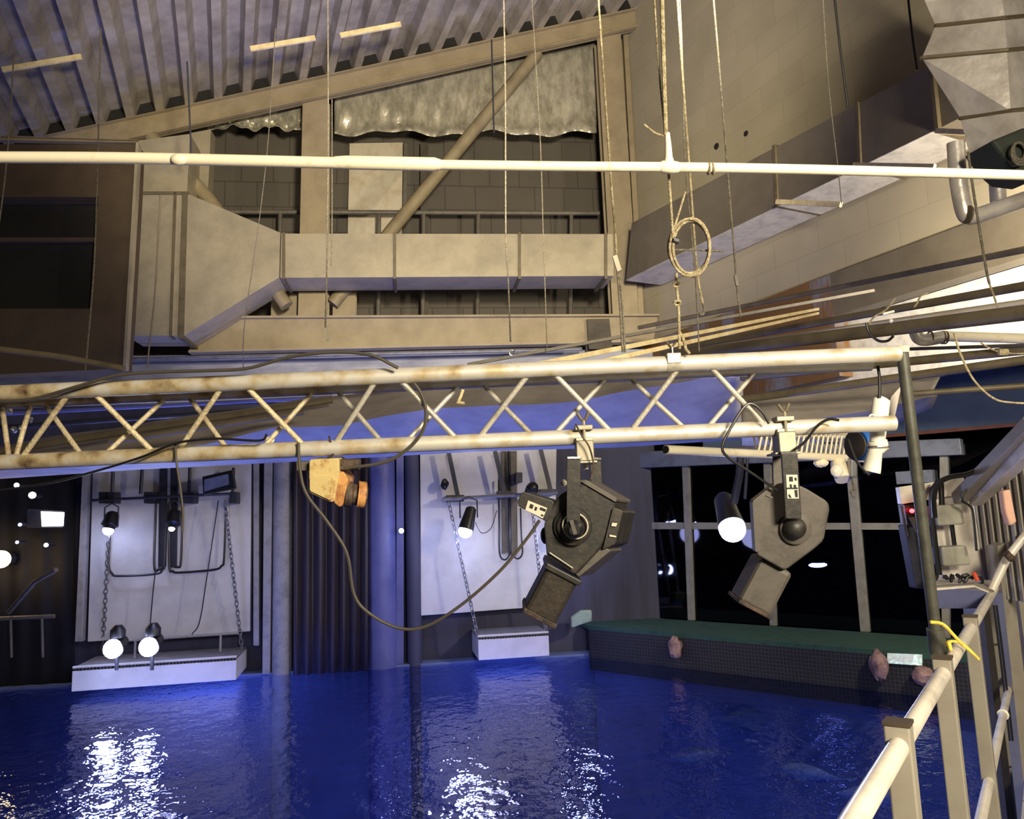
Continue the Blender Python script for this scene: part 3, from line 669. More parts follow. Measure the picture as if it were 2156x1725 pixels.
wbox('pane', FAR, [(430, 1010), (480, 998), (482, 1020), (430, 1035)], 0.62, 0.05, m_frameblue, fb_)
spot_far(229, 1113, 0.55, 0.075, 'dark spotlight with a lit lens hanging at the left of the first panel', (-0.08, -0.35, -1), hs=1.5)
spot_far(362, 1111, 0.5, 0.045, 'dark spotlight with a small lit lens in front of the rack channels', (0.05, -0.5, -1), m_lens2, 0.30, hs=2.4)
# --- assembly 2
rk = thing('cable_rack', FAR.at(1060, 1045, 0.35), 'grey pipe rack with cable loops on the second white panel', 'rack')
MB().tube([FAR.at(935, 1051, 0.45), FAR.at(1174, 1038, 0.45)], 0.03, 8).build('bar', m_chain, rk, smooth=True)
for x0, x1 in ((1056, 1068), (1075, 1088)):
    wbox('channel', FAR, [(x0, 950), (x1, 950), (x1 + 2, 1164), (x0 + 2, 1166)], 0.12, 0.07, m_rail, rk)
MB().tube([FAR.at(1071, 950, 0.2), FAR.at(1074, 1168, 0.2)], 0.02, 7).build('cable_loop', m_cable, rk)
for pl in ([(1050, 1010), (1051, 1100), (1052, 1165), (1063, 1179), (1074, 1168)], [(1096, 1070), (1098, 1130), (1100, 1165), (1090, 1177), (1077, 1168)]):
    MB().tube(smoothline([FAR.at(x, y, 0.16) for x, y in pl], 6), 0.014, 7).build('cable_loop', m_cable, rk, smooth=True)
for pl in ([(944, 950), (964, 1046)], [(1042, 950), (1064, 1044)], [(1138, 945), (1160, 1036)]):
    a, b_ = [FAR.at(x, y, 0.4) for x, y in pl]; MB().bar(a, b_, 0.03, 0.07, FAR.t).build('strut', m_hw, rk)
for a in ([(940, 1043), (977, 1042), (977, 1056), (940, 1057)], [(1050, 1034), (1078, 1034), (1078, 1048), (1050, 1050)], [(1138, 1030), (1172, 1030), (1172, 1042), (1138, 1044)], [(1087, 995), (1100, 995), (1100, 1016), (1087, 1016)]):
    wbox('bracket', FAR, a, 0.42, 0.36, m_hw, rk)
MB().ball(FAR.at(937, 1020, 0.3), 0.07, (1, 1, 1.2), 7, 5, 0.25).build('knot', m_cable, rk)
spot_far(981, 1114, 0.8, 0.105, 'brightly lit spotlight hanging before the second white panel', (-0.28, -0.25, -1), m_lens, 0.36)
spot_far(1120, 1030, 0.7, 0.09, 'unlit dark spotlight perched above the grey rack', (0.4, -0.4, 0.7), m_cable, 0.2, False)
spot_far(1212, 1112, 0.8, 0.105, 'assumed lit spotlight, mostly hidden behind the black stage spotlight, added for water glints', (-0.1, -0.25, -1), m_lens, 0.36)  # unseen lamp, assumed and added to give the water another column of glints
tag(MB().tube(smoothline([FAR.at(x, y, 0.5) for x, y in ((1001, 1100), (1006, 1112), (1016, 1123), (1034, 1112), (1046, 1075))]), 0.007, 6).build('cord', m_cable), 'thin looped cord beside the lit hanging spotlight', 'cord')

# chains and platforms
def chain(p, q, label, link=0.055, r=0.009, grp=None):
    p = Vector(p); q = Vector(q); d = (q - p); n = int(d.length / (link * 1.35)); d.normalize(); a = d.orthogonal().normalized(); b_ = d.cross(a)
    mb = MB()
    for i in range(n):
        c = p + (q - p) * ((i + 0.5) / n); s_ = a if i % 2 else b_
        pts = []
        for k in range(10):
            t = 2 * math.pi * k / 10; pts.append(c + d * math.cos(t) * link * 0.95 + s_ * math.sin(t) * link * 0.5)
        mb.tube(pts, r, 5, closed=True)
    tag(mb.build('chain', m_chain, smooth=True), label, 'chain', grp)
def platform(name, fl, fr, ht, dep, z0, label):
    a = Z(fl[0], fl[1], z0); b_ = Z(fr[0], fr[1], z0); n = FAR.n * -1
    e = (b_ - a).normalized(); n = Vector((-e.y, e.x, 0)); n = n if n.y > 0 else -n
    t = thing(name, a, label, 'platform')
    up = UP * ht
    MB().prism([a, b_, b_ + n * dep, a + n * dep], UP * (ht - 0.05)).build('tray', m_plat, t, bevel=0.008)
    MB().prism([a - n * -0.02 + UP * (ht - 0.04), b_ + n * 0.02 + UP * (ht - 0.04), b_ + n * dep + UP * (ht - 0.04), a + n * dep + UP * (ht - 0.04)], UP * 0.03).build('grating', m_grate, t)
    L_ = (b_ - a).length; k = int(L_ / 0.045); mb = MB()
    for i in range(k):
        c = a + e * (L_ * (i + 0.5) / k); mb.obox(c + UP * (ht - 0.035) - n * 0.004, 0.022, 0.012, 0.03, e, n)
    s_ = mb.build('grating_teeth', m_cable, t); s_['kind'] = 'stuff'
    MB().prism([a + UP * (ht - 0.015), b_ + UP * (ht - 0.015), b_ + n * 0.05 + UP * (ht - 0.015), a + n * 0.05 + UP * (ht - 0.015)], UP * 0.025).build('edge_rim', m_plat, t)
    return t, a, b_, n, e
P1 = platform('feeding_platform', (150, 1457), (497, 1432), 0.33, 1.0, 0.10, 'wide white platform with the two lit spotlights, close over the water')
P2 = platform('feeding_platform', (1008, 1391), (1157, 1381), 0.36, 0.9, 0.14, 'small white platform hung on bright chains in the middle')
a = P1[1] + P1[4] * 0.15 + P1[3] * 0.7 + UP * 0.33
gr = thing('low_guard', P1[1] + P1[4] * 1.7 + P1[3] * 0.45 + UP * 0.33, 'low white guard bar on the wide platform', 'railing')
c0 = P1[1] + P1[4] * 0.3 + P1[3] * 0.55 + UP * 0.58; c1 = P1[1] + P1[4] * 2.15 + P1[3] * 0.5 + UP * 0.60
MB().tube([c0, c1], 0.02, 8).build('rail', m_colgrey, gr)
for u in (0.2, 0.86):
    c = c0 + (c1 - c0) * u; MB().tube([c, c - UP * 0.26], 0.018, 8).build('post', m_colgrey, gr)
def plat_spot(px, py, lab):
    d = (Z(px, 1420, 0.42) - CAM).dot(F_); c = P(px, py, d + 0.25); t = thing('spotlight', c, lab, 'spotlight')
    ax = Vector((0.02, -1, -0.35)).normalized()
    MB().lathe(c - ax * 0.26, ax, [(0, 0.06), (0.04, 0.1), (0.2, 0.115), (0.27, 0.13), (0.27, 0.11), (0.25, 0.11)], 18).build('housing', m_cable, t, smooth=True)
    MB().ball(c - Vector((0, 0.03, 0)), 0.128, (1, 0.75, 1), 14, 8).build('lens', m_lens, t, smooth=True)
    MB().lathe(c + UP * 0.1 - ax * 0.1, UP, [(0, 0.10), (0.1, 0.10), (0.17, 0.05)], 14).build('back_can', m_cable, t, smooth=True)
    zz = 0.44; MB().tube([c - UP * 0.08 - ax * 0.1, Vector((c.x - ax.x * 0.1, c.y - ax.y * 0.1, zz - 0.02))], 0.025, 8).build('stand', m_hw, t)
    return c
s1 = plat_spot(240, 1366, 'left one of the two lit spotlights on the wide platform')
s2 = plat_spot(315, 1362, 'right one of the two lit spotlights on the wide platform')
chain(FAR.at(229, 1130, 0.5), P1[1] + P1[3] * 1.1 + P1[4] * 0.05 + UP * 0.33, 'left hanging chain of the wide platform')
chain(FAR.at(474, 1056, 0.5), P1[2] + P1[3] * 0.7 - P1[4] * 0.03 + UP * 0.33, 'right hanging chain of the wide platform')
chain(FAR.at(945, 1058, 0.5), P2[1] + P2[3] * 0.05 + UP * 0.36, 'left bright hanging chain of the small platform')
chain(FAR.at(1122, 1080, 0.5), P2[2] + P2[3] * 0.05 - P2[4] * 0.03 + UP * 0.36, 'right hanging chain of the small platform, partly behind the black spotlight')
# lights thrown by those spotlights, then added panel fills
def spl(c, tgt, pw, ang=70, col=ICE, size=0.06): lamp('SPOT', 'spot_beam', c, col, pw, tgt, size, spot=ang, blend=0.6)
spl(FAR.at(981, 1120, 0.9) + Vector((-0.06, -0.1, -0.2)), FAR.at(960, 1700, 3.0), 160, 110)
spl(FAR.at(229, 1122, 0.6) + Vector((-0.06, -0.1, -0.2)), FAR.at(225, 1700, 3.0), 80, 110)
spl(s1 + Vector((0, -0.25, -0.1)), s1 + Vector((0, -3, -1.2)), 60, 110); spl(s2 + Vector((0, -0.25, -0.1)), s2 + Vector((0, -3, -1.2)), 60, 110)
lamp('POINT', 'panel_fill', FAR.at(350, 1215, 2.2), (0.50, 0.52, 1.0), 38, None, 0.25)  # added fill before the first panel, no lamp stands there
lamp('POINT', 'panel_fill', FAR.at(1000, 1190, 2.6), (0.54, 0.56, 1.0), 36, None, 0.25)  # added fill that tints the second panel lavender
# ================================================================== TRUSS
D0 = 2.4; S_ = 0.15; Hh = 0.212
A0 = P(-110, 833, D0); A1 = P(1892, 745, D0)
T_ = (A1 - A0).normalized(); N_ = Vector((-T_.y, T_.x, 0)).normalized()
if N_.y < 0: N_ = -N_
B0 = A0 + N_ * S_; B1 = A1 + N_ * S_ - T_ * 0.02
C0 = A0 + N_ * S_ / 2 - UP * Hh; C1 = A1 + N_ * S_ / 2 - UP * Hh - T_ * 0.0
def onl(a, b, px):             # point on 3D line a-b that shows at pixel column px
    lo, hi = 0.0, 1.0
    for _ in range(40):
        m = (lo + hi) / 2; q = a + (b - a) * m - CAM
        x = q.dot(R_) / q.dot(F_) * FPX + CX
        if x < px: lo = m
        else: hi = m
    return a + (b - a) * lo
tr = thing('lighting_truss', (A0 + A1) / 2, 'weathered aluminium lighting truss spanning the view above the water', 'truss')
for a, b_ in ((A0, A1), (B0, B1), (C0, C1)):
    MB().tube([a, a + (b_ - a) * 0.5, b_], 0.0252, 24, caps=False).build('chord', m_chord, tr, smooth=True)
    MB().lathe(b_ - T_ * 0.01, T_, [(0, 0.0215), (0.004, 0.0215)], 20).build('end_cap', m_rail, tr)
z1 = [(150, 40), (190, 330), (473, 370), (510, 647), (797, 700), (834, 968), (1120, 1002), (1157, 1293), (1437, 1322), (1486, 1616)]
z2_ = [(3, 20), (67, 30), (88, 177), (358, 213), (393, 483), (667, 547), (703, 810), (975, 850), (1008, 1128), (1283, 1160), (1317, 1450), (1596, 1483)]
for (t_, b_) in z1:
    p = onl(A0, A1, t_); q = onl(C0, C1, b_); MB().tube([p, q], 0.0088, 10).build('brace', m_aluold if t_ < 700 else m_alu, tr, smooth=True)
for (t_, b_) in z2_:
    p = onl(B0, B1, t_); q = onl(C0, C1, b_); MB().tube([p, q], 0.0082, 10).build('brace', m_aluold if t_ < 700 else m_alu, tr, smooth=True)
# clamp on the top chord with the suspension sling
pc = onl(A0, A1, 1416)
ck = thing('truss_clamp', pc, 'square truss clamp with a wing bolt on the top chord', 'clamp')
MB().obox(pc - N_ * 0.003 + UP * 0.012, 0.044, 0.056, 0.034, T_, N_).build('clamp_body', m_alu, ck, bevel=0.003)
MB().lathe(pc, T_, [(-0.021, 0.0262), (0.021, 0.0262)], 24).build('strap', m_alu, ck)
MB().tube([pc + UP * 0.03, pc + UP * 0.055], 0.005, 8).build('bolt', m_chrome, ck)
MB().tube([pc + UP * 0.07 - T_ * 0.014, pc + UP * 0.05, pc + UP * 0.07 + T_ * 0.014], 0.0045, 8).build('wing_nut', m_seam, ck)
for x, lab in ((1228, 'truss clamp with wing nut carrying the left black spotlight'), (1646, 'truss clamp with wing nut carrying the right grey spotlight')):
    c = onl(C0, C1, x); t = thing('truss_clamp', c, lab, 'clamp'); f = -N_
    MB().obox(c + f * 0.018 + UP * 0.026, 0.056, 0.05, 0.016, T_, N_).build('upper_plate', m_clamp, t, bevel=0.002)
    MB().obox(c + f * 0.012 - UP * 0.048, 0.056, 0.064, 0.066, T_, N_).build('lower_block', m_clamp, t, bevel=0.003)
    MB().obox(c + f * 0.031 - UP * 0.012, 0.056, 0.012, 0.014, T_, N_).build('lip', m_duct, t, bevel=0.002)
    MB().tube([c + f * 0.037 + UP * 0.05, c + f * 0.037 - UP * 0.045], 0.0048, 8).build('bolt', m_duct, t)
    MB().tube([c + f * 0.037 + UP * 0.072 - T_ * 0.019, c + f * 0.037 + UP * 0.050 - T_ * 0.006, c + f * 0.037 + UP * 0.05 + T_ * 0.006, c + f * 0.037 + UP * 0.074 + T_ * 0.017], 0.0052, 8).build('wing_nut', m_seam, t)
    MB().obox(c - UP * 0.084 + f * 0.006 - T_ * 0.004, 0.080, 0.085, 0.007, T_, N_).build('base_plate', m_clamp, t, bevel=0.001)

# ================================================================== THE TWO BIG SPOTLIGHTS
def rounded(poly, k):          # cut the corners of a pixel polygon
    out = []; n = len(poly)
    for i in range(n):
        a, b_, c = poly[i - 1], poly[i], poly[(i + 1) % n]
        for o_ in (a, c):
            L_ = math.hypot(o_[0] - b_[0], o_[1] - b_[1]); f = min(0.45, k / L_)
            out.append((b_[0] + (o_[0] - b_[0]) * f, b_[1] + (o_[1] - b_[1]) * f))
    return out
def big_spot(label, cx, cy, body, barrel, m_b, m_br, AX, nearf, farf, cap_r, parts):
    c = P(cx, cy, 2.40)
    t = thing('stage_spotlight', c, label, 'spotlight')
    MB().prism(PX(rounded(body, 5), 2.42), AX * 0.75).build('lamp_house', m_b, t, bevel=0.004)
    MB().prism(PX(rounded(barrel, 3), 2.44), AX * 0.62).build('barrel', m_br, t, bevel=0.012)
    return t
AX1 = P(1256, 1110, 2.60) - P(1208, 1110, 2.38); AX1 = AX1.normalized() * 0.22
t = thing('stage_spotlight', P(1205, 1110, 2.4), 'black stage spotlight with a square barrel, left of the two on the truss', 'spotlight')
body = [(1221, 1016), (1232, 1012), (1296, 1052), (1292, 1090), (1268, 1150), (1211, 1212), (1150, 1172), (1144, 1104), (1176, 1043)]
MB().prism(PX(rounded(body, 5), 2.44), AX1 * 0.72).build('lamp_house', m_bodyblk, t, bevel=0.006)
MB().prism(PX(rounded([(1218, 1012), (1232, 1010), (1300, 1050), (1296, 1058)], 2), 2.43), AX1 * 0.78).build('top_highlight', m_bodygry, t, bevel=0.003)  # paler grey strip carrying the highlight along the top edge
MB().prism(PX(rounded([(1290, 1068), (1312, 1076), (1296, 1146), (1268, 1158)], 3), 2.43), AX1 * 0.72).build('back_cover', m_bodyblk, t, bevel=0.004)
MB().prism(PX([(1289, 1101), (1300, 1102), (1297, 1109), (1287, 1108)], 2.422), F_ * 0.003).build('label', m_label, t)
MB().prism(PX([(1284, 1126), (1298, 1129), (1297, 1132), (1283, 1130)], 2.422), F_ * 0.003).build('label', m_label, t)
MB().prism(PX(rounded([(1268, 1150), (1286, 1160), (1218, 1216), (1208, 1204)], 2), 2.45), AX1 * 0.66).build('under_plate', m_bodygry, t, bevel=0.003)
a0 = P(1185, 1196, 2.51); a1 = P(1134, 1293, 2.51); ax = (a1 - a0).normalized(); sd = ax.cross(F_).normalized()
MB().obox((a0 + a1) / 2, (a1 - a0).length, 0.112, 0.13, ax, sd, ax.cross(sd)).build('barrel', m_brnbody, t, bevel=0.014)
MB().obox(a0 + ax * 0.008, 0.02, 0.128, 0.15, ax, sd, ax.cross(sd)).build('barrel_collar', m_bodyblk, t, bevel=0.004)
MB().obox(a1 - ax * 0.004, 0.016, 0.120, 0.14, ax, sd, ax.cross(sd)).build('front_rim', m_rust, t, bevel=0.003)
MB().obox(P(1182, 1180, 2.425), 0.09, 0.004, 0.004, P(1198, 1191, 2.425) - P(1162, 1167, 2.425), F_).build('trim_wire', m_chrome, t)
na = P(1208, 968, 2.37); nb = P(1207, 1105, 2.37)
MB().obox((na + nb) / 2, 0.042, 0.006, (na - nb).length, R_, F_, (na - nb)).build('yoke_arm', m_bodyblk, t, bevel=0.001)
fa_ = P(1254, 970, 2.60); fb2 = P(1258, 1060, 2.60)
MB().obox((fa_ + fb2) / 2, 0.036, 0.006, (fa_ - fb2).length, R_, F_, (fa_ - fb2)).build('yoke_arm', m_bodyblk, t, bevel=0.001)
MB().box8([P(1195, 966, 2.37), P(1222, 966, 2.37), P(1266, 968, 2.60), P(1240, 966, 2.60)], [q + UP * 0.006 for q in (P(1195, 966, 2.37), P(1222, 966, 2.37), P(1266, 968, 2.60), P(1240, 966, 2.60))]).build('yoke_bridge', m_alu, t)
MB().tube([P(1232, 962, 2.475), P(1233, 988, 2.475)], 0.009, 8).build('yoke_bolt', m_whitefix, t)
pv = P(1207, 1110, 2.405)
MB().lathe(pv + F_ * 0.02, -F_ - R_ * 0.25, [(0, 0.062), (0.012, 0.060), (0.014, 0.048), (0.024, 0.046)], 28).build('pivot_ring', m_bodyblk, t, smooth=True)
MB().ring(P(1211, 1108, 2.385), -F_ - R_ * 0.25, 0.040, 0.0025, 28).build('pivot_rim', m_label, t, smooth=True)
MB().lathe(pv - F_ * 0.03, -F_, [(0, 0.03), (0.02, 0.028), (0.03, 0.016)], 20).build('tilt_knob', m_cable, t, smooth=True)
MB().obox(P(1207, 1110, 2.345), 0.012, 0.006, 0.045, R_ + U_ * 0.3, F_, U_ - R_ * 0.3).build('knob_grip', m_bodygry, t)
hb = thing_box = PX(rounded([(1098, 1034), (1168, 1056), (1156, 1102), (1087, 1064)], 5), 2.44)
ho = MB().prism(hb, AX1 * 0.4).build('side_box', m_bodyblk, t, bevel=0.003)
MB().prism(PX([(1112, 1054), (1152, 1070), (1143, 1092), (1106, 1074)], 2.437), F_ * 0.002).build('label', m_label, ho)
mk = MB()
for q in ([(1117, 1061), (1124, 1064), (1121, 1072), (1114, 1069)], [(1127, 1067), (1132, 1069), (1129, 1076), (1125, 1074)], [(1138, 1068), (1150, 1073), (1148, 1078), (1136, 1073)], [(1140, 1083), (1145, 1085), (1143, 1088), (1139, 1086)]):
    mk.prism(PX(q, 2.435), F_ * 0.0015)
mk.build('print', m_mark, ho)
MB().ball(P(1187, 1017, 2.48), 0.011, jit=0.1).build('safety_knob', m_label, t)
MB().ball(P(1148, 1128, 2.5), 0.02, (0.8, 1, 1.4)).build('shutter_lug', m_bodyblk, t, smooth=True)
MB().tube(smoothline(PX([(1212, 893), (1225, 918), (1240, 940), (1248, 968), (1250, 985), (1243, 1010)], 2.36), 6), 0.0028, 6).build('safety_wire', m_rust, t, smooth=True)

t = thing('stage_spotlight', P(1668, 1115, 2.4), 'grey stage spotlight with a square barrel, right of the two on the truss', 'spotlight')
AX2 = ray(1655, 1100) * 0.17
body = [(1683, 1022), (1700, 1030), (1742, 1056), (1747, 1070), (1734, 1138), (1714, 1156), (1652, 1202), (1592, 1168), (1584, 1080), (1596, 1050), (1640, 1016)]
MB().prism(PX(rounded(body, 5), 2.42), AX2).build('lamp_house', m_bodygry, t, bevel=0.008)
MB().prism(PX(rounded([(1584, 1056), (1632, 1018), (1612, 1076), (1604, 1160), (1590, 1164)], 3), 2.405), F_ * 0.03).build('side_cover', m_bodygry, t, bevel=0.003)
a0 = P(1626, 1184, 2.51); a1 = P(1577, 1276, 2.51); ax = (a1 - a0).normalized(); sd = ax.cross(F_).normalized()
MB().obox((a0 + a1) / 2, (a1 - a0).length, 0.115, 0.12, ax, sd, ax.cross(sd)).build('barrel', m_bodygry, t, bevel=0.016)
MB().obox(a1 - ax * 0.003, 0.012, 0.120, 0.126, ax, sd, ax.cross(sd)).build('front_rim', m_rust, t, bevel=0.003)
na = P(1661, 956, 2.35); nb = P(1670, 1092, 2.35)
MB().obox((na + nb) / 2, 0.050, 0.012, (na - nb).length, R_, F_, (na - nb)).build('yoke_arm', m_bodyblk, t, bevel=0.002)
fa_ = P(1640, 958, 2.60); fb2 = P(1642, 1030, 2.60)
MB().obox((fa_ + fb2) / 2, 0.044, 0.008, (fa_ - fb2).length, R_, F_, (fa_ - fb2)).build('yoke_arm', m_bodygry, t, bevel=0.001)
q = [P(1645, 956, 2.35), P(1678, 956, 2.35), P(1654, 957, 2.60), P(1624, 957, 2.60)]
MB().box8(q, [k + UP * 0.007 for k in q]).build('yoke_bridge', m_bodyblk, t)
lb_ = MB().prism(PX([(1655, 1000), (1679, 1000), (1682, 1050), (1658, 1050)], 2.342), F_ * 0.002).build('label', m_label, t)
mk = MB()
for q in ([(1662, 1004), (1669, 1004), (1670, 1014), (1662, 1014)], [(1673, 1006), (1677, 1006), (1678, 1012), (1674, 1012)], [(1663, 1020), (1667, 1020), (1668, 1028), (1664, 1028)], [(1671, 1021), (1676, 1021), (1677, 1028), (1672, 1028)], [(1657, 1027), (1680, 1027), (1680, 1030), (1657, 1030)], [(1673, 1032), (1679, 1032), (1680, 1047), (1675, 1047)], [(1660, 1044), (1662, 1040), (1667, 1048), (1664, 1049)]):
    mk.prism(PX(q, 2.340), F_ * 0.001)
mk.build('print', m_mark, lb_)
MB().lathe(P(1671, 1112, 2.425), -F_, [(0, 0.052), (0.02, 0.050), (0.022, 0.046)], 28).build('pivot_ring', m_bodygry, t, smooth=True)
MB().lathe(P(1668, 1110, 2.41), -F_, [(0, 0.034), (0.03, 0.034), (0.045, 0.026), (0.052, 0.01)], 28).build('tilt_knob', m_bodyblk, t, smooth=True)
MB().prism(PX([(1614, 1042), (1627, 1047), (1626, 1049), (1613, 1044)], 2.40), F_ * 0.002).build('latch', m_chrome, t)

# ================================================================== YELLOW FIXTURE
t = thing('yellow_fixture', P(705, 1010, 2.42), 'rusty yellow boxed fixture with a round flange under the truss', 'fixture')
MB().prism(PX(rounded([(651, 968), (713, 965), (714, 996), (704, 1057), (696, 1058), (650, 1037)], 3), 2.42), F_ * 0.09).build('case', m_yellow, t, bevel=0.004)
MB().prism(PX(rounded([(652, 1005), (699, 1003), (702, 1010), (700, 1052), (695, 1054), (652, 1034)], 3), 2.412), F_ * 0.02).build('door_panel', m_yellow, t, bevel=0.003)
MB().prism(PX(rounded([(712, 996), (722, 992), (730, 1006), (733, 1010), (722, 1062), (716, 1070), (702, 1058)], 3), 2.43), F_ * 0.1).build('side_plate', m_orange, t, bevel=0.004)
ax = (R_ - U_ * 0.12 + F_ * 0.25).normalized()
c = P(727, 1040, 2.47)
MB().lathe(c, ax, [(0, 0.042), (0.02, 0.042), (0.025, 0.034), (0.045, 0.034), (0.05, 0.030), (0.07, 0.030)], 20).build('neck', m_rust, t, smooth=True)
MB().lathe(P(753, 1041, 2.47), ax, [(0, 0.044), (0.004, 0.044), (0.006, 0.030), (0.008, 0.030)], 24).build('flange', m_orange, t, smooth=True)
MB().lathe(P(753, 1041, 2.47), ax, [(0.0, 0.040), (0.006, 0.043), (0.022, 0.043), (0.026, 0.040)], 24).build('flange', m_orange, t, smooth=True)
MB().obox(P(736, 978, 2.46), 0.065, 0.05, 0.034, R_, F_, U_).build('bracket', m_rust, t, bevel=0.003)
MB().obox(P(640, 981, 2.48), 0.04, 0.04, 0.03, R_, F_, U_).build('bracket', m_rail, t, bevel=0.003)
MB().tube(smoothline(PX([(693, 918), (698, 940), (702, 955), (690, 966)], 2.43), 5), 0.004, 6).build('strap', m_rust, t, smooth=True)

# ================================================================== WHITE PIPE AND ROPES
def pipe(name, pts, r, mt, label, cat='pipe', seg=14, grp=None):
    o = MB().tube(pts, r, seg).build(name, mt, smooth=True); return tag(o, label, cat, grp)
t = thing('white_pipe', P(1078, 347, 2.2), 'long cream plastic pipe crossing the whole view near the top', 'pipe')
MB().tube(smoothline(PX([(-70, 331), (240, 332.5), (500, 338), (705, 343), (925, 347)], 2.2), 4), 0.0165, 18).build('pipe_section', m_pvc, t, smooth=True)
MB().tube(PX([(705, 342), (730, 342.3), (915, 346), (930, 347)], 2.2), [0.017, 0.0195, 0.0195, 0.014], 18).build('sleeve', m_pvc, t, smooth=True)
MB().tube(smoothline(PX([(920, 347), (1200, 350.5), (1405, 352), (1700, 357), (2230, 371)], 2.2), 4), 0.0142, 18).build('pipe_section', m_pvc, t, smooth=True)
MB().ball(P(377, 336, 2.19), 0.017, (1.5, 1, 1)).build('bump', m_pvc, t, smooth=True)
MB().lathe(P(1390, 351.5, 2.2), P(1430, 353, 2.2) - P(1390, 351.5, 2.2), [(0, 0.0145), (0.006, 0.018), (0.035, 0.019), (0.05, 0.0165), (0.055, 0.0145)], 18).build('tee', m_pvc, t, smooth=True)
MB().tube(PX([(1409, 345), (1408, 330), (1407, 305), (1405, 280)], 2.2), [0.016, 0.011, 0.009, 0.007], 14).build('tee_stem', m_pvc, t, smooth=True)
MB().ring(P(1492, 355, 2.2), R_, 0.0155, 0.003, 16).build('cord_wrap', m_rope, t); MB().ring(P(1500, 355.5, 2.2), R_ + U_ * 0.2, 0.0155, 0.003, 16).build('cord_wrap', m_rope, t)
def rope(pts, d, r, label, mt=None, cat='rope', name='rope', n=6):
    o = MB().tube(smoothline(PX(pts, d), n), r, 7).build(name, mt or m_rope, smooth=True); tag(o, label, cat); return o
rope([(1393, -30), (1397, 120), (1402, 285)], 2.2, 0.0065, 'thick cream rope running from the roof to the white pipe tee')
rope([(1376, -30), (1388, 150), (1400, 280)], 2.22, 0.0028, 'thin second strand beside the thick cream rope')
rope([(1356, 262), (1378, 279), (1398, 287)], 2.2, 0.003, 'short stiff rope end sticking out left of the pipe tee')
rope([(1258, -30), (1268, 120), (1278, 260), (1288, 400), (1294, 470), (1298, 535)], 2.6, 0.004, 'cream rope hanging left of the pipe tee')
rope([(1300, 572), (1305, 640), (1311, 742)], 2.45, 0.0035, 'double cord below the grey rope tag', m_ropegrey)
rope([(1303, 572), (1310, 640), (1316, 742)], 2.45, 0.0035, 'second cord below the grey rope tag', m_ropegrey)
o = MB().prism(PX([(1290, 540), (1299, 536), (1309, 568), (1300, 572)], 2.55), F_ * 0.012).build('rope_tag', m_board); tag(o, 'pale grey plastic tag on the hanging rope', 'tag')
rope([(1408, 365), (1413, 440), (1417, 500)], 2.25, 0.004, 'rope falling from the pipe tee to the coil knot')
rope([(1443, 404), (1432, 440), (1420, 480), (1417, 502)], 2.25, 0.0035, 'stiff rope tail pointing up beside the coil')
rope([(1424, 575), (1424, 600), (1428, 640), (1430, 700), (1431, 735)], 2.35, 0.0045, 'rope with eye knots joining the coil to the truss clamp')
rope([(1431, 700), (1440, 718), (1444, 735), (1452, 745)], 2.36, 0.005, 'short sling looped over the truss top chord')
for y in (599, 638):
    tag(MB().ring(P(1424 if y < 620 else 1426, y, 2.34), F_ + U_ * 1.2, 0.009, 0.0045, 14).build('rope_ring', m_rope, smooth=True), 'knotted eye on the truss rope, %s one' % ('upper' if y < 620 else 'lower'), 'knot')
co = thing('cable_coil', P(1452, 520, 2.3), 'coil of grey cable tied with black tape hanging below the white pipe', 'coil')
for k, (rx, ry, dx) in enumerate(((0.060, 0.086, 0), (0.054, 0.080, 0.004), (0.062, 0.078, -0.002), (0.056, 0.088, 0.006))):
    c = P(1452, 521, 2.28 + 0.008 * k) + R_ * dx
    MB().tube([c + R_ * rx * math.cos(a) + U_ * ry * math.sin(a) for a in [2 * math.pi * i / 28 for i in range(28)]], 0.0042, 7, closed=True).build('loop', m_rope, co, smooth=True)
MB().obox(P(1422, 507, 2.29), 0.022, 0.03, 0.016, R_ - U_ * 0.3, F_).build('tape', m_cable, co, bevel=0.003)
MB().tube(PX([(1418, 526), (1470, 527), (1523, 529)], 2.3), 0.003, 6).build('bar', m_ropegrey, co)
rope([(1425, -30), (1440, 200), (1452, 360), (1462, 500), (1470, 590), (1480, 640)], 2.9, 0.0045, 'cream rope with a hook at its end, right of the coil')
rope([(1480, 638), (1483, 650), (1480, 662), (1473, 660)], 2.9, 0.005, 'small metal hook at the end of the cream rope', m_ropegrey, 'hook', 'hook')
rope([(1430, -30), (1436, 100), (1443, 350), (1455, 480), (1465, 600), (1472, 740)], 3.2, 0.0028, 'thin grey cord passing behind the coil', m_ropegrey)
rope([(1500, -30), (1515, 150), (1531, 350), (1545, 520), (1552, 610), (1560, 668)], 3.0, 0.0038, 'twisted cord hanging before the block wall', m_ropegrey)
o = MB().prism(PX([(1546, 580), (1552, 578), (1556, 600), (1550, 602)], 2.98), F_ * 0.01).build('rope_tag', m_rail); tag(o, 'small dark tag on the twisted cord', 'tag')
rope([(690, -30), (691, 300), (688, 560), (685, 690)], 6.5, 0.007, 'long pale cord hanging before the steel column', m_ropegrey)
rope([(699, 210), (699, 480), (697, 560)], 7.5, 0.006, 'shorter pale cord close right of the long one', m_ropegrey)
o = MB().prism(PX([(682, 698), (687, 696), (691, 716), (686, 718)], 6.5), F_ * 0.02).build('rope_tag', m_board); tag(o, 'small white tag under the long pale cord', 'tag')
rope([(1060, -30), (1064, 200), (1065, 490), (1070, 590), (1075, 720)], 5.5, 0.006, 'pale cord hanging before the level duct', m_ropegrey)
tag(MB().ring(P(1078, 743, 5.4), F_, 0.018, 0.006).build('rope_ring', m_chrome, smooth=True), 'small metal ring at the foot of the duct cord', 'ring')
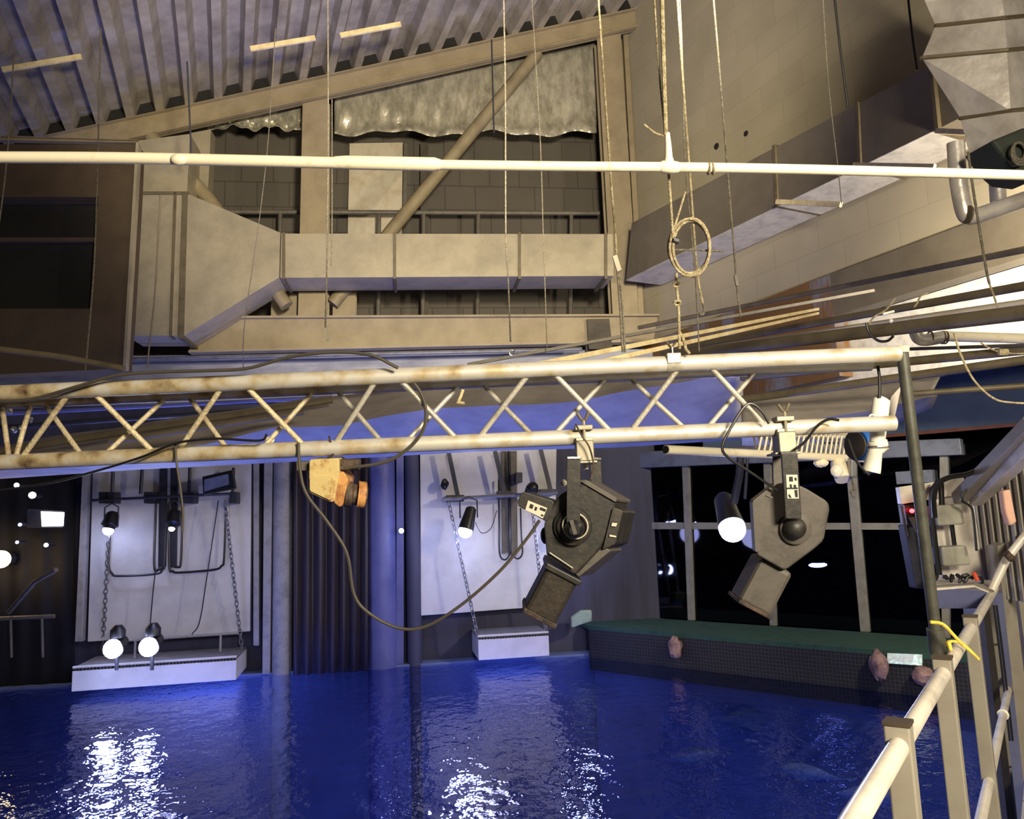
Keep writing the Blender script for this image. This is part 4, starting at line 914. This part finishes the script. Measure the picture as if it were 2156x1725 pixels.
rope([(1118, -30), (1137, 285), (1144, 500), (1152, 735)], 7, 0.005, 'faint thin cord right of the duct cord', m_ropegrey)
rope([(1035, 83), (1040, 280)], 11.0, 0.012, 'dark cord hanging from the sloping beam before the foil', m_hw)
rope([(212, 60), (209, 200), (206, 330), (198, 560), (180, 780)], 6.5, 0.007, 'slanting cord in front of the brown box', m_ropegrey)
rope([(30, 100), (22, 240), (14, 340), (5, 420), (-6, 500)], 6.5, 0.006, 'short cord at the left edge before the brown box', m_ropegrey)
rope([(338, 410), (326, 620), (313, 740), (311, 775)], 8.8, 0.009, 'knotted cord hanging before the upright duct', m_seam)
rope([(394, 130), (398, 220), (403, 330)], 10.5, 0.012, 'dark drop cord from the roof ribs to the sloping beam', m_hw)
rope([(580, 60), (565, 290), (545, 470), (515, 680), (512, 775)], 8.5, 0.005, 'faint slanting cord right of the funnel', m_ropegrey)
rope([(1754, -30), (1770, 110), (1785, 226)], 6.5, 0.010, 'black wire down the block wall, left of the two', m_cable, 'wire')
rope([(1909, -30), (1920, 70), (1931, 148)], 6.5, 0.010, 'black wire down the block wall close to the wrapped duct', m_cable, 'wire')
rope([(1731, -30), (1745, 180), (1765, 360), (1772, 430)], 6.5, 0.004, 'faint grey cord down the block wall to the hanger bar', m_ropegrey)
rope([(2038, 320), (2052, 420), (2075, 560), (2083, 598)], 4.6, 0.008, 'cord from the silver pipe down to the brown pipes', m_ropegrey)
# ================================================================== CABLES ROUND THE TRUSS
def cable(pts, d, r, label, mt=None):
    return rope(pts, d, r, label, mt or m_cable, 'cable', 'cable', 8)
cable([(-40, 846), (60, 842), (160, 815), (240, 792), (330, 784), (430, 781), (520, 776), (610, 752), (700, 742), (780, 748), (838, 775)], 2.34, 0.0055, 'thick grey cable snaking over the left half of the top chord', m_cablegrey)
cable([(866, 800), (884, 825), (896, 860), (893, 900), (870, 935), (830, 965), (790, 978), (735, 985)], 2.40, 0.0055, 'grey cable curving down through the truss to the yellow fixture', m_cablegrey)
cable([(-40, 1038), (100, 1018), (210, 990), (300, 962), (370, 934), (450, 924), (545, 928), (562, 915)], 2.38, 0.004, 'black cable sagging across the bottom chord at the left')
cable([(628, 932), (631, 985), (645, 1040), (690, 1100), (730, 1165), (745, 1250), (775, 1290), (835, 1322), (895, 1320), (970, 1275), (1050, 1205), (1105, 1140), (1136, 1096)], 2.41, 0.0052, 'long grey cable hanging in a deep loop to the black spotlight', m_cablegrey)
cable([(370, 935), (371, 970), (380, 1030), (385, 1080), (384, 1120)], 2.40, 0.0036, 'grey cord hanging straight down from the black cable', m_cablegrey)
cable([(1619, 892), (1605, 868), (1585, 851), (1568, 856), (1545, 890), (1521, 940), (1535, 965), (1580, 995), (1625, 1025), (1640, 1035)], 2.38, 0.0045, 'glossy black cable looping behind the grey spotlight')
cable([(1766, 885), (1745, 883), (1720, 898), (1695, 930), (1672, 948)], 2.37, 0.0045, 'glossy black cable arching over the bottom chord')
cable([(1848, 770), (1852, 800), (1852, 838)], 2.5, 0.005, 'black cable dropping into the white fixture')
cable([(1786, 925), (1800, 965), (1818, 990), (1830, 1000)], 2.5, 0.0045, 'black cable curving to the mouth of the white fixture')
cable([(2008, 700), (2022, 745), (2050, 800), (2090, 838), (2130, 848), (2200, 850)], 2.9, 0.004, 'long white cord swinging down at the right', m_rope)
tag(MB().tube(PX([(-40, 731), (130, 752), (262, 777)], 4.5) , 0.020, 10).build('thin_pole', m_steelbrown, smooth=True), 'thin pale pole sloping across the foot of the brown box', 'pole')
tag(MB().ball(P(568, 927, 2.47), 0.012, (1.3, 1, 1)).build('pipe_plug', m_pvc, smooth=True), 'small cream plug on the bottom chord', 'plug')
tag(MB().tube(smoothline(PX([(975, 820), (970, 835), (966, 846), (978, 850), (962, 848)], 2.9), 5), 0.006, 6).build('hook', m_wood, smooth=True), 'small pale hook hanging inside the truss', 'hook')

# white fixture at the truss end
t = thing('white_fixture', P(1848, 920, 2.52), 'white tubular fixture standing through the right end of the truss', 'fixture')
MB().tube(PX([(1858, 838), (1856, 842), (1850, 885), (1847, 930)], 2.52), [0.022, 0.027, 0.028, 0.024], 20).build('upper_tube', m_whitefix, t, smooth=True)
MB().tube(PX([(1847, 928), (1849, 940), (1842, 952), (1836, 985), (1834, 994)], 2.52), [0.030, 0.034, 0.023, 0.028, 0.029], 20).build('horn', m_whitefix, t, smooth=True)
MB().lathe(P(1834, 993, 2.52), U_ * -1 - F_ * 0.25, [(0, 0.024), (0.004, 0.024)], 18).build('mouth', m_blueplas, t)
MB().ring(P(1848, 940, 2.52), U_, 0.034, 0.004, 20).build('band', m_chrome, t)
MB().ring(P(1836, 879, 2.5), F_, 0.009, 0.003, 12).build('eyelet', m_whitefix, t)
br_ = thing('blue_ring_drum', P(1815, 940, 2.7), 'blue rimmed drum beside the white fixture', 'drum')
MB().lathe(P(1802, 938, 2.7), R_ + F_ * 0.4, [(0, 0.055), (0.045, 0.055)], 24).build('rim', m_blueplas, br_, smooth=True)
MB().lathe(P(1799, 938, 2.69), R_ + F_ * 0.4, [(0, 0.048), (0.004, 0.048)], 24).build('face', m_steelbrown, br_)
tri = MB().prism(PX([(1898, 812), (1884, 879), (1862, 879), (1876, 836)], 2.75), F_ * 0.01).build('cloth_flap', m_tarp); tag(tri, 'pale triangular cloth flap beside the white fixture', 'cloth')
# second smaller truss behind
t = thing('small_truss', P(1620, 955, 4.0), 'small white truss receding behind the grey spotlight', 'truss')
sa = P(1402, 947, 3.4); sb = P(1850, 968, 4.6)
MB().tube([sa, sb], 0.021, 14).build('chord', m_pvc, t, smooth=True)
MB().lathe(sa, (sa - sb), [(0, 0.0175), (0.003, 0.0175)], 14).build('end_hole', m_black, t)
sd_ = UP * 0.16; side = (N_ * 0.22)
MB().tube([P(1560, 905, 3.7), sb + sd_], 0.014, 10).build('chord', m_pvc, t)
MB().tube([P(1560, 905, 3.7) + side, sb + sd_ + side], 0.014, 10).build('chord', m_pvc, t)
nb_ = 24
for i in range(nb_):
    u = 0.36 + 0.60 * i / nb_; p = sa + (sb - sa) * u; q = sa + (sb - sa) * (u + 0.04) + sd_
    MB().tube([p, q], 0.006, 6).build('brace', m_pvc, t)
    MB().tube([p, q + side], 0.006, 6).build('brace', m_alu, t)
tt = thing('small_floodlight', P(1760, 985, 4.3), 'small round white lamp hung under the small truss', 'lamp')
MB().lathe(P(1764, 972, 4.3), -UP - F_ * 0.6, [(0, 0.04), (0.05, 0.05), (0.12, 0.045)], 16).build('housing', m_pvc, tt, smooth=True)
MB().ball(P(1762, 992, 4.2), 0.036, (1, 0.6, 1)).build('lens', m_whitefix, tt, smooth=True)
tag(MB().ball(P(1728, 975, 4.2), 0.035, (1.2, 1, 0.7), 10, 6, 0.1).build('dome_lamp', m_pvc), 'small white dome under the small truss', 'lamp')
tag(MB().obox(P(1795, 985, 4.2), 0.04, 0.05, 0.11, R_, F_, U_).build('pulley', m_chain, bevel=0.01), 'grey pulley block hanging under the small truss', 'pulley')
rope([(1790, 1000), (1798, 1030), (1790, 1035), (1800, 1050)], 4.2, 0.006, 'cord tail under the pulley block', m_ropegrey)
# the lit spotlight between the two big ones
c = P(1540, 1108, 5.6); t = thing('spotlight', c, 'dazzling lit spotlight left of the grey spotlight', 'spotlight'); ax = Vector((-0.05, -0.72, -0.7)).normalized()
MB().lathe(c - ax * 0.32, ax, [(0, 0.05), (0.04, 0.075), (0.2, 0.085), (0.31, 0.10), (0.33, 0.10), (0.33, 0.09), (0.3, 0.09)], 20).build('housing', m_cable, t, smooth=True)
MB().ball(c + ax * 0.03, 0.096, (1, 1, 1), 16, 10).build('lens', m_lens, t, smooth=True)
MB().tube([c + U_ * 0.2 + R_ * 0.1, c + U_ * 0.52 + R_ * 0.12, c + U_ * 0.56], 0.012, 6).build('yoke', m_hw, t)
MB().tube([P(1560, 955, 5.6), P(1557, 1000, 5.6), P(1545, 1060, 5.6)], 0.03, 8).build('drop_arm', m_hw, t)
lamp('SPOT', 'spot_beam', c + ax * 0.15, ICE, 130, c + Vector((-0.3, -2, -2.6)), 0.06, spot=110, blend=0.6)

# ================================================================== TARPAULINS
def respl(pl, n):
    q = [Vector((a[0], a[1])) for a in pl]; L_ = [0]
    for i in range(1, len(q)): L_.append(L_[-1] + (q[i] - q[i - 1]).length)
    out = []
    for k in range(n):
        s_ = L_[-1] * k / (n - 1); i = 1
        while i < len(L_) - 1 and L_[i] < s_: i += 1
        f = (s_ - L_[i - 1]) / max(1e-6, L_[i] - L_[i - 1]); out.append(q[i - 1].lerp(q[i], f))
    return out
def tarp(name, rowspec, label, mt, wob=0.045, n=90):
    rows = []
    for r_i, (pl, d) in enumerate(rowspec):
        pts = respl(pl, n)
        rows.append([P(p[0], p[1], d + wob * math.sin(k * 0.7 + r_i)) for k, p in enumerate(pts)])
    dense = []
    for i in range(len(rows) - 1):
        for s_ in range(5):
            f = s_ / 5; dense.append([a.lerp(b_, f) + Vector((0, wob * 0.8 * math.sin(k * 0.45 + i * 2 + f * 3), 0)) for k, (a, b_) in enumerate(zip(rows[i], rows[i + 1]))])
    dense.append(rows[-1])
    tag(MB().sheet(dense).build(name, mt, smooth=True, solid=0.006), label, 'tarpaulin')
tarp('tarpaulin', [([(-60, 950), (100, 922), (380, 880), (667, 838), (1000, 800), (1300, 778), (1560, 760)], 7.2),
                   ([(-60, 985), (250, 962), (430, 935), (580, 902), (720, 895), (920, 858), (1120, 853), (1220, 843), (1440, 803), (1562, 780)], 6.2),
                   ([(-60, 1012), (300, 988), (560, 975), (800, 962), (1010, 950), (1300, 942), (1562, 925)], 7.3)],
     'long grey tarpaulin slung behind the lighting truss', m_tarp)
tarp('tarpaulin', [([(1560, 835), (1700, 822), (1850, 805), (1978, 795)], 5.6), ([(1562, 905), (1700, 885), (1850, 862), (1960, 835)], 5.0), ([(1562, 940), (1700, 935), (1850, 920), (1900, 884), (1962, 858), (1975, 830)], 5.6)],
     'short grey tarpaulin sagging at the right end of the truss', m_tarp, 0.01, 40)
# steel runners between the chords at the left
for (a, b_, r, mt, lab) in (((-60, 960, 6.2), (700, 842, 6.6), 0.03, m_steelbrown, 'upper brown steel runner behind the left truss'), ((230, 930, 5.6), (640, 868, 5.9), 0.022, m_steelbrown, 'lower brown steel runner behind the left truss'),
        ((-60, 905, 8.6), (900, 838, 9.4), 0.03, m_hw, 'dark steel runner below the fascia'), ((-60, 875, 9.0), (700, 836, 9.6), 0.025, m_colblue, 'thin runner below the fascia, blue light painted on')):  # the thin runner's blue light is put into its paint
    pipe('steel_runner', [P(*a), P(*b_)], r, mt, lab, 'runner', 8)
pipe('wall_conduit', [FAR.at(262, 757, 0.5), FAR.at(1225, 735, 0.5)], 0.035, m_chain, 'slim pale conduit under the long beam', 'conduit', 8)
for i, (x, y, w_, lab) in enumerate(((18, 866, 10, 'upper'), (28, 905, 14, 'lower left'), (62, 884, 12, 'upper right'), (45, 902, 9, 'lower right'))):
    tag(MB().ball(P(x, y, 7.4), 0.035, jit=0.15, seg=8, rings=6).build('cable_knot', m_chain), 'small pale cable knot inside the left end of the truss, the %s one' % lab, 'knot')
for (a, b_, c, d, lab, mt) in (((985, 768, 7.0), (1840, 612, 7.6), 0.03, 0.03, 'long grey rail sloping up behind the hanging ropes', m_rail), ((1120, 770, 2.9), (1722, 651, 6.0), 0.022, 0.022, 'upper of the two bright timber battens rising to the right', m_wood),
        ((1190, 778, 2.75), (1722, 660, 5.9), 0.020, 0.02, 'lower of the two bright timber battens rising to the right', m_wood)):
    tag(MB().bar(P(*a), P(*b_), c, d).build('batten', mt, bevel=0.002), lab, 'batten')
# ================================================================== PIPES AT THE RIGHT
def rp(a, b_, r, mt, lab, name='pipe', cat='pipe', seg=14):
    pipe(name, [P(*a), P(*[(p + q) / 2 for p, q in zip(a, b_)]), P(*b_)], r, mt, lab, cat, seg)
rp((1400, 738, 7.6), (2260, 584, 4.4), 0.030, m_steelbrown, 'uppermost brown pipe of the bundle at the right')
rp((1440, 741, 7.8), (2260, 622, 4.6), 0.024, m_pvc, 'slim pale pipe between the brown pipes at the right')
rp((1395, 752, 6.6), (2260, 646, 4.0), 0.046, m_steelbrown, 'thickest brown pipe of the bundle at the right')
rp((1700, 742, 6.4), (2260, 724, 4.2), 0.012, m_rail, 'thin dark rod under the pale conduit at the right', 'rod', 'rod', 8)
rp((1560, 795, 6.0), (2260, 728, 4.6), 0.03, m_steelbrown, 'brown pipe passing just behind the truss end')
rp((1560, 842, 5.2), (2260, 744, 4.0), 0.026, m_steelbrown, 'lowest brown pipe passing behind the pole')
rp((1900, 831, 4.6), (2260, 805, 4.2), 0.018, m_steelbrown, 'slim beige rail across the blue wall', 'rail', 'rail', 10)
rp((1345, 690, 11.8), (2260, 505, 6.4), 0.034, m_steelbrown, 'thin pale rail along the grey beam of the right wall', 'rail', 'rail', 8)
t = thing('pale_conduit', P(2000, 712, 5.2), 'fat pale conduit with a silver elbow at the right', 'conduit')
MB().tube(PX([(1980, 708), (2260, 716)], 5.2), 0.035, 14).build('pipe_section', m_pvc, t, smooth=True)
MB().tube(smoothline(PX([(1927, 698), (1934, 712), (1950, 716), (1985, 710)], 5.2), 5), 0.042, 14).build('elbow', m_silver, t, smooth=True)
for x in (1958, 1984, 1990): MB().ring(P(x, 711, 5.2), R_, 0.041, 0.006, 16).build('band', m_seam, t)
for (pts, lab) in (([(1885, 628), (1872, 645), (1862, 655), (1840, 668), (1828, 684)], 'knotted cord slung between the brown pipes'), ([(1955, 618), (1940, 622), (1930, 640), (1924, 648)], 'short curved cord over the upper brown pipe'), ([(2083, 598), (2092, 622), (2100, 648)], 'cord end tied to the pipes at the right')):
    rope(pts, 4.7, 0.006, lab)
rope([(1824, 680), (1830, 700), (1848, 717), (1868, 718), (1881, 708)], 4.3, 0.008, 'black cable drooping under the thick brown pipe', m_cable, 'cable', 'cable')
tag(MB().bar(P(1858, 662, 4.6), P(1882, 656, 4.6), 0.02, 0.014).build('turnbuckle', m_whitefix, bevel=0.002), 'small white turnbuckle above the thick brown pipe', 'turnbuckle')
tag(MB().ball(P(1876, 676, 4.6), 0.012, jit=0.1).build('toggle', m_whitefix), 'small white toggle hanging above the thick brown pipe', 'toggle')
tag(MB().obox(P(2112, 742, 3.9), 0.05, 0.03, 0.035, R_, F_, U_).build('tied_block', m_rope, bevel=0.008), 'cream block tied to the brown pipe at the right', 'block')
rope([(2065, 722), (2085, 734), (2100, 740)], 3.9, 0.004, 'short cord leading to the tied cream block')
rope([(2112, 742), (2140, 745), (2200, 742)], 3.9, 0.004, 'cord leading right from the tied cream block')

# ================================================================== THE LEANING POLE
pt, pb = P(1899, 736, 2.62), P(1975, 1375, 2.62)
t = thing('dark_pole', pb, 'long dark grey pole leaning from the truss end to the railing', 'pole')
MB().tube([pt, pt.lerp(pb, 0.5), pt.lerp(pb, 0.93)], 0.0195, 16).build('shaft', m_pole, t, smooth=True)
MB().tube([pt.lerp(pb, 0.92), pb], 0.028, 16).build('socket', m_pole, t, smooth=True)
MB().lathe(pt - U_ * 0.01, U_, [(0, 0.024), (0.022, 0.024)], 12).build('top_tape', m_label, t)
rope([(1958, 1310), (1985, 1315), (2010, 1340), (2030, 1362)], 2.5, 0.0055, 'yellow rope strand from the pole to the handrail', m_yrope)
rope([(1982, 1370), (1998, 1352), (2020, 1353), (2034, 1362), (2060, 1388), (2052, 1380), (2030, 1360)], 2.62, 0.005, 'yellow rope knotted round the handrail with loose ends', m_yrope)
rope([(1996, 1352), (2003, 1375), (1998, 1350)], 2.6, 0.006, 'short bright yellow rope end at the knot', m_yrope)

# ================================================================== RAILING AND WALKWAY
zr = H - 0.52
p0 = Z(1800, 1725, zr); p3 = Z(2052, 1310, zr); rd = (p3 - p0).normalized(); rd.z = 0; rd.normalize()
q0 = p0 - rd * 1.2
def raily(px):
    return onl(q0, p0 + rd * 6, px)
rl = thing('railing', p0, 'cream tube railing with square posts at the lower right', 'railing')
rn = Vector((-rd.y, rd.x, 0))
xs = [(1895, 0), (1987, 0), (2045, 0)]
ends = [q0]
posts = []
for i, (x, _) in enumerate(xs):
    c = onl(q0, p0 + rd * 8, x); posts.append(c)
MB().tube([q0, onl(q0, p0 + rd * 8, 2150)], 0.0215, 18).build('top_rail', m_tube, rl, smooth=True)
MB().tube([q0 - UP * 0.60, onl(q0, p0 + rd * 8, 2150) - UP * 0.60], 0.019, 18).build('mid_rail', m_tube, rl, smooth=True)
for i, c in enumerate(posts):
    b_ = MB().obox(Vector((c.x, c.y, (c.z + 0.045 + 0.45) / 2)), 0.052, 0.052, c.z + 0.045 - 0.45, rd, rn)
    o = b_.build('post', m_post, rl, bevel=0.004)
    MB().obox(Vector((c.x, c.y, c.z + 0.047)), 0.056, 0.056, 0.008, rd, rn).build('post_cap', m_cap, o, bevel=0.001)
MB().ring(onl(q0 - UP * 0.60, onl(q0, p0 + rd * 8, 2150) - UP * 0.60, 2112), rd, 0.022, 0.007, 14).build('rail_clamp', m_whitefix, rl, smooth=True)
wk = MB().prism([q0 - rn * 0.02 + UP * (0.65 - q0.z), posts[-1] + rd * 2.5 - rn * 0.02 + UP * (0.65 - q0.z), posts[-1] + rd * 2.5 - rn * 2.2 + UP * (0.65 - q0.z), q0 - rn * 2.2 + UP * (0.65 - q0.z)], (0, 0, -0.25)).build('floor_walkway', m_endblock, uvax=(rd, rn)); struct(wk, 'walkway slab behind the railing')
# structure to the right of the railing: block wall strip, posts, cladding
DW = 4.9
def scr(name, poly, d, th_, mt, lab=None, cat=None, parent=None, bevel=0.0, uv=None, st=False):
    o = MB().prism(PX(poly, d), F_.cross(R_).cross(R_).normalized() * 0 + Vector((0, 1, 0)) * th_).build(name, mt, parent, bevel=bevel, uvax=uv)
    if st: struct(o, lab)
    elif lab: tag(o, lab, cat)
    return o
scr('wall_walkway', [(2050, 1235), (2130, 1235), (2230, 2000), (2135, 2000)], 5.0, 0.15, m_endblock, 'grey block wall strip behind the railing', st=True, uv=(R_, UP))
scr('trim_8', [(2064, 1240), (2078, 1240), (2160, 1900), (2142, 1900)], 4.8, 0.06, m_rail, 'dark strip beside the grey block wall', st=True)
scr('trim_9', [(2100, 1150), (2124, 1140), (2200, 1800), (2172, 1800)], 4.5, 0.1, m_post, 'beige upright post beside the cladding', st=True)
scr('trim_10', [(2128, 1140), (2143, 1140), (2230, 1760), (2212, 1760)], 4.7, 0.1, m_post, 'second beige upright post at the right edge', st=True)
for k, x in enumerate((2092, 2098)):
    rope([(x, 1275), (x + 16, 1400), (x + 34, 1560)], 4.45, 0.006, ('left' if k == 0 else 'right') + ' black wire running down the beige wall', m_cable, 'wire', 'wire')
# ribbed cladding: plane receding to the left
ca = P(2036, 1050, 4.9); cb = P(2150, 990, 4.3); zc0 = 1.3
rows = [[], []]
n = 8
for i in range(n + 1):
    u = i / n; c = ca.lerp(cb, u); e = (cb - ca); nn = Vector((e.y, -e.x, 0)).normalized(); nn = nn if nn.y < 0 else -nn
    for du, o_ in ((0, 0), (0.25 / n, 0.0), (0.38 / n, 0.035), (0.75 / n, 0.035), (0.88 / n, 0.0)):
        c2 = ca.lerp(cb, u + du) + nn * o_
        rows[0].append(c2 + UP * 0.1); rows[1].append(Vector((c2.x, c2.y, 1.72)))
o = MB().sheet(rows).build('ribbed_cladding', m_post, solid=0.006); tag(o, 'ribbed beige wall cladding right of the white switch board', 'cladding')
# sloped channels over the cladding
pa, pb_ = P(2018, 1050, 4.6), P(2175, 890, 3.7)
tag(MB().bar(pa, pb_, 0.07, 0.07).build('cable_channel', m_post, bevel=0.005), 'beige cable channel rising to the right edge', 'channel')
pa, pb_ = P(2052, 1052, 4.55), P(2190, 925, 3.7)
tag(MB().bar(pa, pb_, 0.07, 0.08).build('cladding_cap', m_tube, bevel=0.005), 'cream capping beam over the cladding', 'beam')
cable([(1968, 1090), (1966, 1050), (1975, 1020), (2000, 1005), (2040, 998), (2070, 980), (2110, 945), (2180, 875)], 4.3, 0.015, 'bundle of dark cables rising along the beige channel')
cable([(2042, 1024), (2028, 1040), (2026, 1055), (2040, 1064), (2048, 1080), (2056, 1160)], 4.4, 0.007, 'thin dark cable curling at the channel foot')
# white switch board
t = thing('switch_board', P(2000, 1120, 4.7), 'cream back board carrying two grey junction boxes', 'board')
scr('header', [(1893, 1026), (2030, 1006), (2034, 1040), (1898, 1062)], 4.72, 0.05, m_tube, parent=t, bevel=0.004)
scr('back_board', [(1964, 1034), (2048, 1040), (2072, 1212), (1978, 1220)], 4.75, 0.03, m_tube, parent=t, bevel=0.003)
for q in ([(1972, 1064), (2026, 1062), (2033, 1104), (1976, 1108)], [(1983, 1152), (2036, 1149), (2046, 1190), (1988, 1193)]):
    b_ = scr('junction_box', q, 4.55, 0.12, m_grey, parent=t, bevel=0.012)
MB().tube(PX([(1981, 1012), (1983, 1064)], 4.62), 0.016, 10).build('conduit', m_cable, t)
MB().tube(PX([(2004, 1106), (2010, 1152)], 4.65), 0.013, 10).build('conduit', m_cable, t)
MB().tube(smoothline(PX([(1975, 1015), (1962, 1040), (1963, 1090), (1972, 1170), (1978, 1210)], 4.6), 5), 0.017, 8).build('cable', m_cable, t, smooth=True)
t = thing('indicator_box', P(1920, 1090, 4.7), 'dark box with a red indicator light on a steel bracket', 'box')
scr('case', [(1904, 1063), (1950, 1062), (1958, 1100), (1910, 1105)], 4.72, 0.08, m_cable, parent=t)
MB().ball(P(1920, 1076, 4.69), 0.014).build('indicator', m_ledred, t, smooth=True)
scr('bracket', [(1916, 1090), (1932, 1088), (1936, 1122), (1932, 1122)], 4.68, 0.02, m_steelbrown, parent=t)
MB().bar(P(1898, 1064, 4.7), P(1910, 1130, 4.7), 0.012, 0.012).build('strap', m_chrome, t); MB().bar(P(1929, 1064, 4.66), P(1934, 1130, 4.66), 0.01, 0.01).build('strap', m_chrome, t)
scr('side_cabinet', [(1905, 1105), (1965, 1100), (1985, 1240), (1930, 1240)], 4.85, 0.1, m_hw, 'dark cabinet hanging behind the leaning pole', 'cabinet', bevel=0.01)
# tray with tools
t = thing('tool_tray', P(2030, 1270, 4.2), 'blue-grey tray below the junction boxes', 'tray')
scr('front_face', [(1966, 1236), (2052, 1229), (2092, 1246), (2096, 1268), (2058, 1282), (1970, 1282)], 4.2, 0.05, m_tray, parent=t, bevel=0.004)
q = [P(1966, 1236, 4.2), P(2052, 1229, 4.2), P(2092, 1246, 4.2), P(2086, 1222, 4.6), P(1962, 1214, 4.7)]
MB().prism(q, (0, 0, -0.02)).build('tray_floor', m_tube, t)
MB().tube(PX([(1966, 1236), (2052, 1229), (2092, 1246)], 4.19), 0.006, 6).build('rim', m_chrome, t)
rnd = random.Random(3)
for k in range(7):
    x = 1972 + k * 15; pts = [(x + rnd.uniform(-8, 8), 1218 + rnd.uniform(-8, 8)) for _ in range(4)]
    nm = ['cable_offcut', 'pliers', 'screwdriver'][k % 3]
    rope(pts, 4.4, 0.011, 'small dark tool or cable piece lying in the tray, number %d from the left' % (k + 1) if False else ['dark cable piece at the left end of the tray', 'dark pliers lying second in the tray', 'dark screwdriver third from the left in the tray', 'dark cable piece in the middle of the tray', 'dark pliers right of the tray middle', 'dark screwdriver beside the red grip', 'dark cable piece at the right end of the tray'][k], m_cable, 'tool', nm, 4)
tag(MB().tube(PX([(2050, 1206), (2058, 1222)], 4.35), 0.012, 8).build('red_grip', m_red, smooth=True), 'red tool grip standing in the tray', 'tool')
# far handrail pieces and cloth at the right edge
pipe('upper_handrail', smoothline(PX([(2086, 1248, 4.3), (2106, 1206, 4.3), (2120, 1178, 4.3), (2150, 1138, 4.3), (2200, 1075, 4.3)], 4.3), 4), 0.022, m_tube, 'cream handrail climbing past the ribbed cladding', 'handrail')
o = scr('hanging_cloth', [(2112, 1035), (2128, 1030), (2142, 1100), (2128, 1108), (2118, 1080)], 4.1, 0.05, m_pink, 'pale pink rag hanging on the cladding', 'rag', bevel=0.01)
tag(MB().lathe(P(2118, 1165, 4.2), R_ - U_, [(0, 0.02), (0.05, 0.02)], 12).build('valve', m_rust), 'small dark valve by the climbing handrail', 'valve')
scr('wall_edge', [(2134, 1000), (2260, 960), (2260, 1112), (2152, 1112)], 5.2, 0.1, m_brown, 'dark brown gap beside the cladding', st=True)
scr('wall_edge_lower', [(2146, 1112), (2260, 1105), (2260, 1235), (2160, 1235)], 5.2, 0.1, m_colgrey, 'pale grey wall piece at the right edge', st=True)
scr('hanging_box', [(1204, 1302), (1224, 1288), (1246, 1287), (1246, 1308), (1204, 1322)], 12.2, 0.2, mat('pale_green_box', (150, 170, 140), 0.7), 'pale green box on the ledge end', 'box', bevel=0.01)

# ================================================================== THINGS IN THE WATER
_e = la - lb; LED = Wall(la, math.degrees(math.atan2(_e.x, _e.y)))
def lump(px, py, r, sc, lab, seed):
    random.seed(seed); c = LED.at(px, py, 0.10)
    tag(MB().ball(c, r, sc, 12, 9, 0.16).build('pale_lump', m_coral, smooth=True), lab, 'rock')
lump(1422, 1364, 0.13, (0.8, 0.8, 1.2), 'pale pink lump at the water edge under the ledge, left of the three', 1)
lump(1850, 1402, 0.13, (0.8, 0.8, 1.4), 'pale pink lump left of the lit viewing port', 2)
lump(1944, 1424, 0.12, (1.0, 0.8, 0.9), 'pale pink lump close to the first railing post', 3)
po = MB().prism([LED.at(x, y, 0.03) for x, y in ((1868, 1376), (1941, 1379), (1941, 1402), (1868, 1397))], -LED.n * 0.02).build('viewing_port', m_teal); tag(po, 'glowing teal viewing port in the ledge netting', 'window')
def fish(px, py, z, L_, yaw, lab):
    c = Z(px, py, z); d = Vector((math.cos(yaw), math.sin(yaw), 0)); pr = [(0, 0.02), (0.08, 0.3), (0.25, 0.85), (0.42, 1), (0.65, 0.75), (0.85, 0.3), (0.93, 0.14), (1.0, 0.1)]
    pts = [c + d * (L_ * (a - 0.5)) for a, _ in pr]
    o = MB().tube(pts, [max(0.01, r * L_ * 0.13) for _, r in pr], 12).build('fish', m_fish, smooth=True)
    tl = c + d * L_ * 0.5; s_ = Vector((-d.y, d.x, 0))
    MB().prism([tl, tl + d * L_ * 0.12 + s_ * L_ * 0.11, tl + d * L_ * 0.08, tl + d * L_ * 0.12 - s_ * L_ * 0.11], (0, 0, 0.02)).build('tail_fin', m_fish, o)
    tag(o, lab, 'fish')
fish(1625, 1510, -0.6, 1.5, 0.1, 'large pale fish under the surface before the windows')
fish(1705, 1630, -0.6, 0.75, -0.7, 'pale fish under the surface left of the first post')
fish(1470, 1590, -0.6, 0.7, 0.1, 'pale fish low in the middle right of the tank')
fish(1850, 1680, -0.6, 0.8, -0.4, 'pale fish close behind the railing')
# lamp added behind the glass in place of a reflection on it
t = thing('window_reflection', WIN.at(1722, 1190, -1.2), 'small glow added behind the dark window for a reflection', 'lamp')
MB().ball(WIN.at(1722, 1190, -1.2), 0.06, (2.6, 1, 0.7)).build('glow_lens', m_lens2, t, smooth=True)
MB().lathe(WIN.at(1722, 1190, -1.2) + UP * 0.04, UP, [(0, 0.14), (0.05, 0.05)], 14).build('shade', m_hw, t)
MB().tube([WIN.at(1722, 1190, -1.2) + UP * 0.08, Vector((WIN.at(1722, 1190, -1.2).x, WIN.at(1722, 1190, -1.2).y, 5.0))], 0.008, 6).build('stem', m_hw, t)
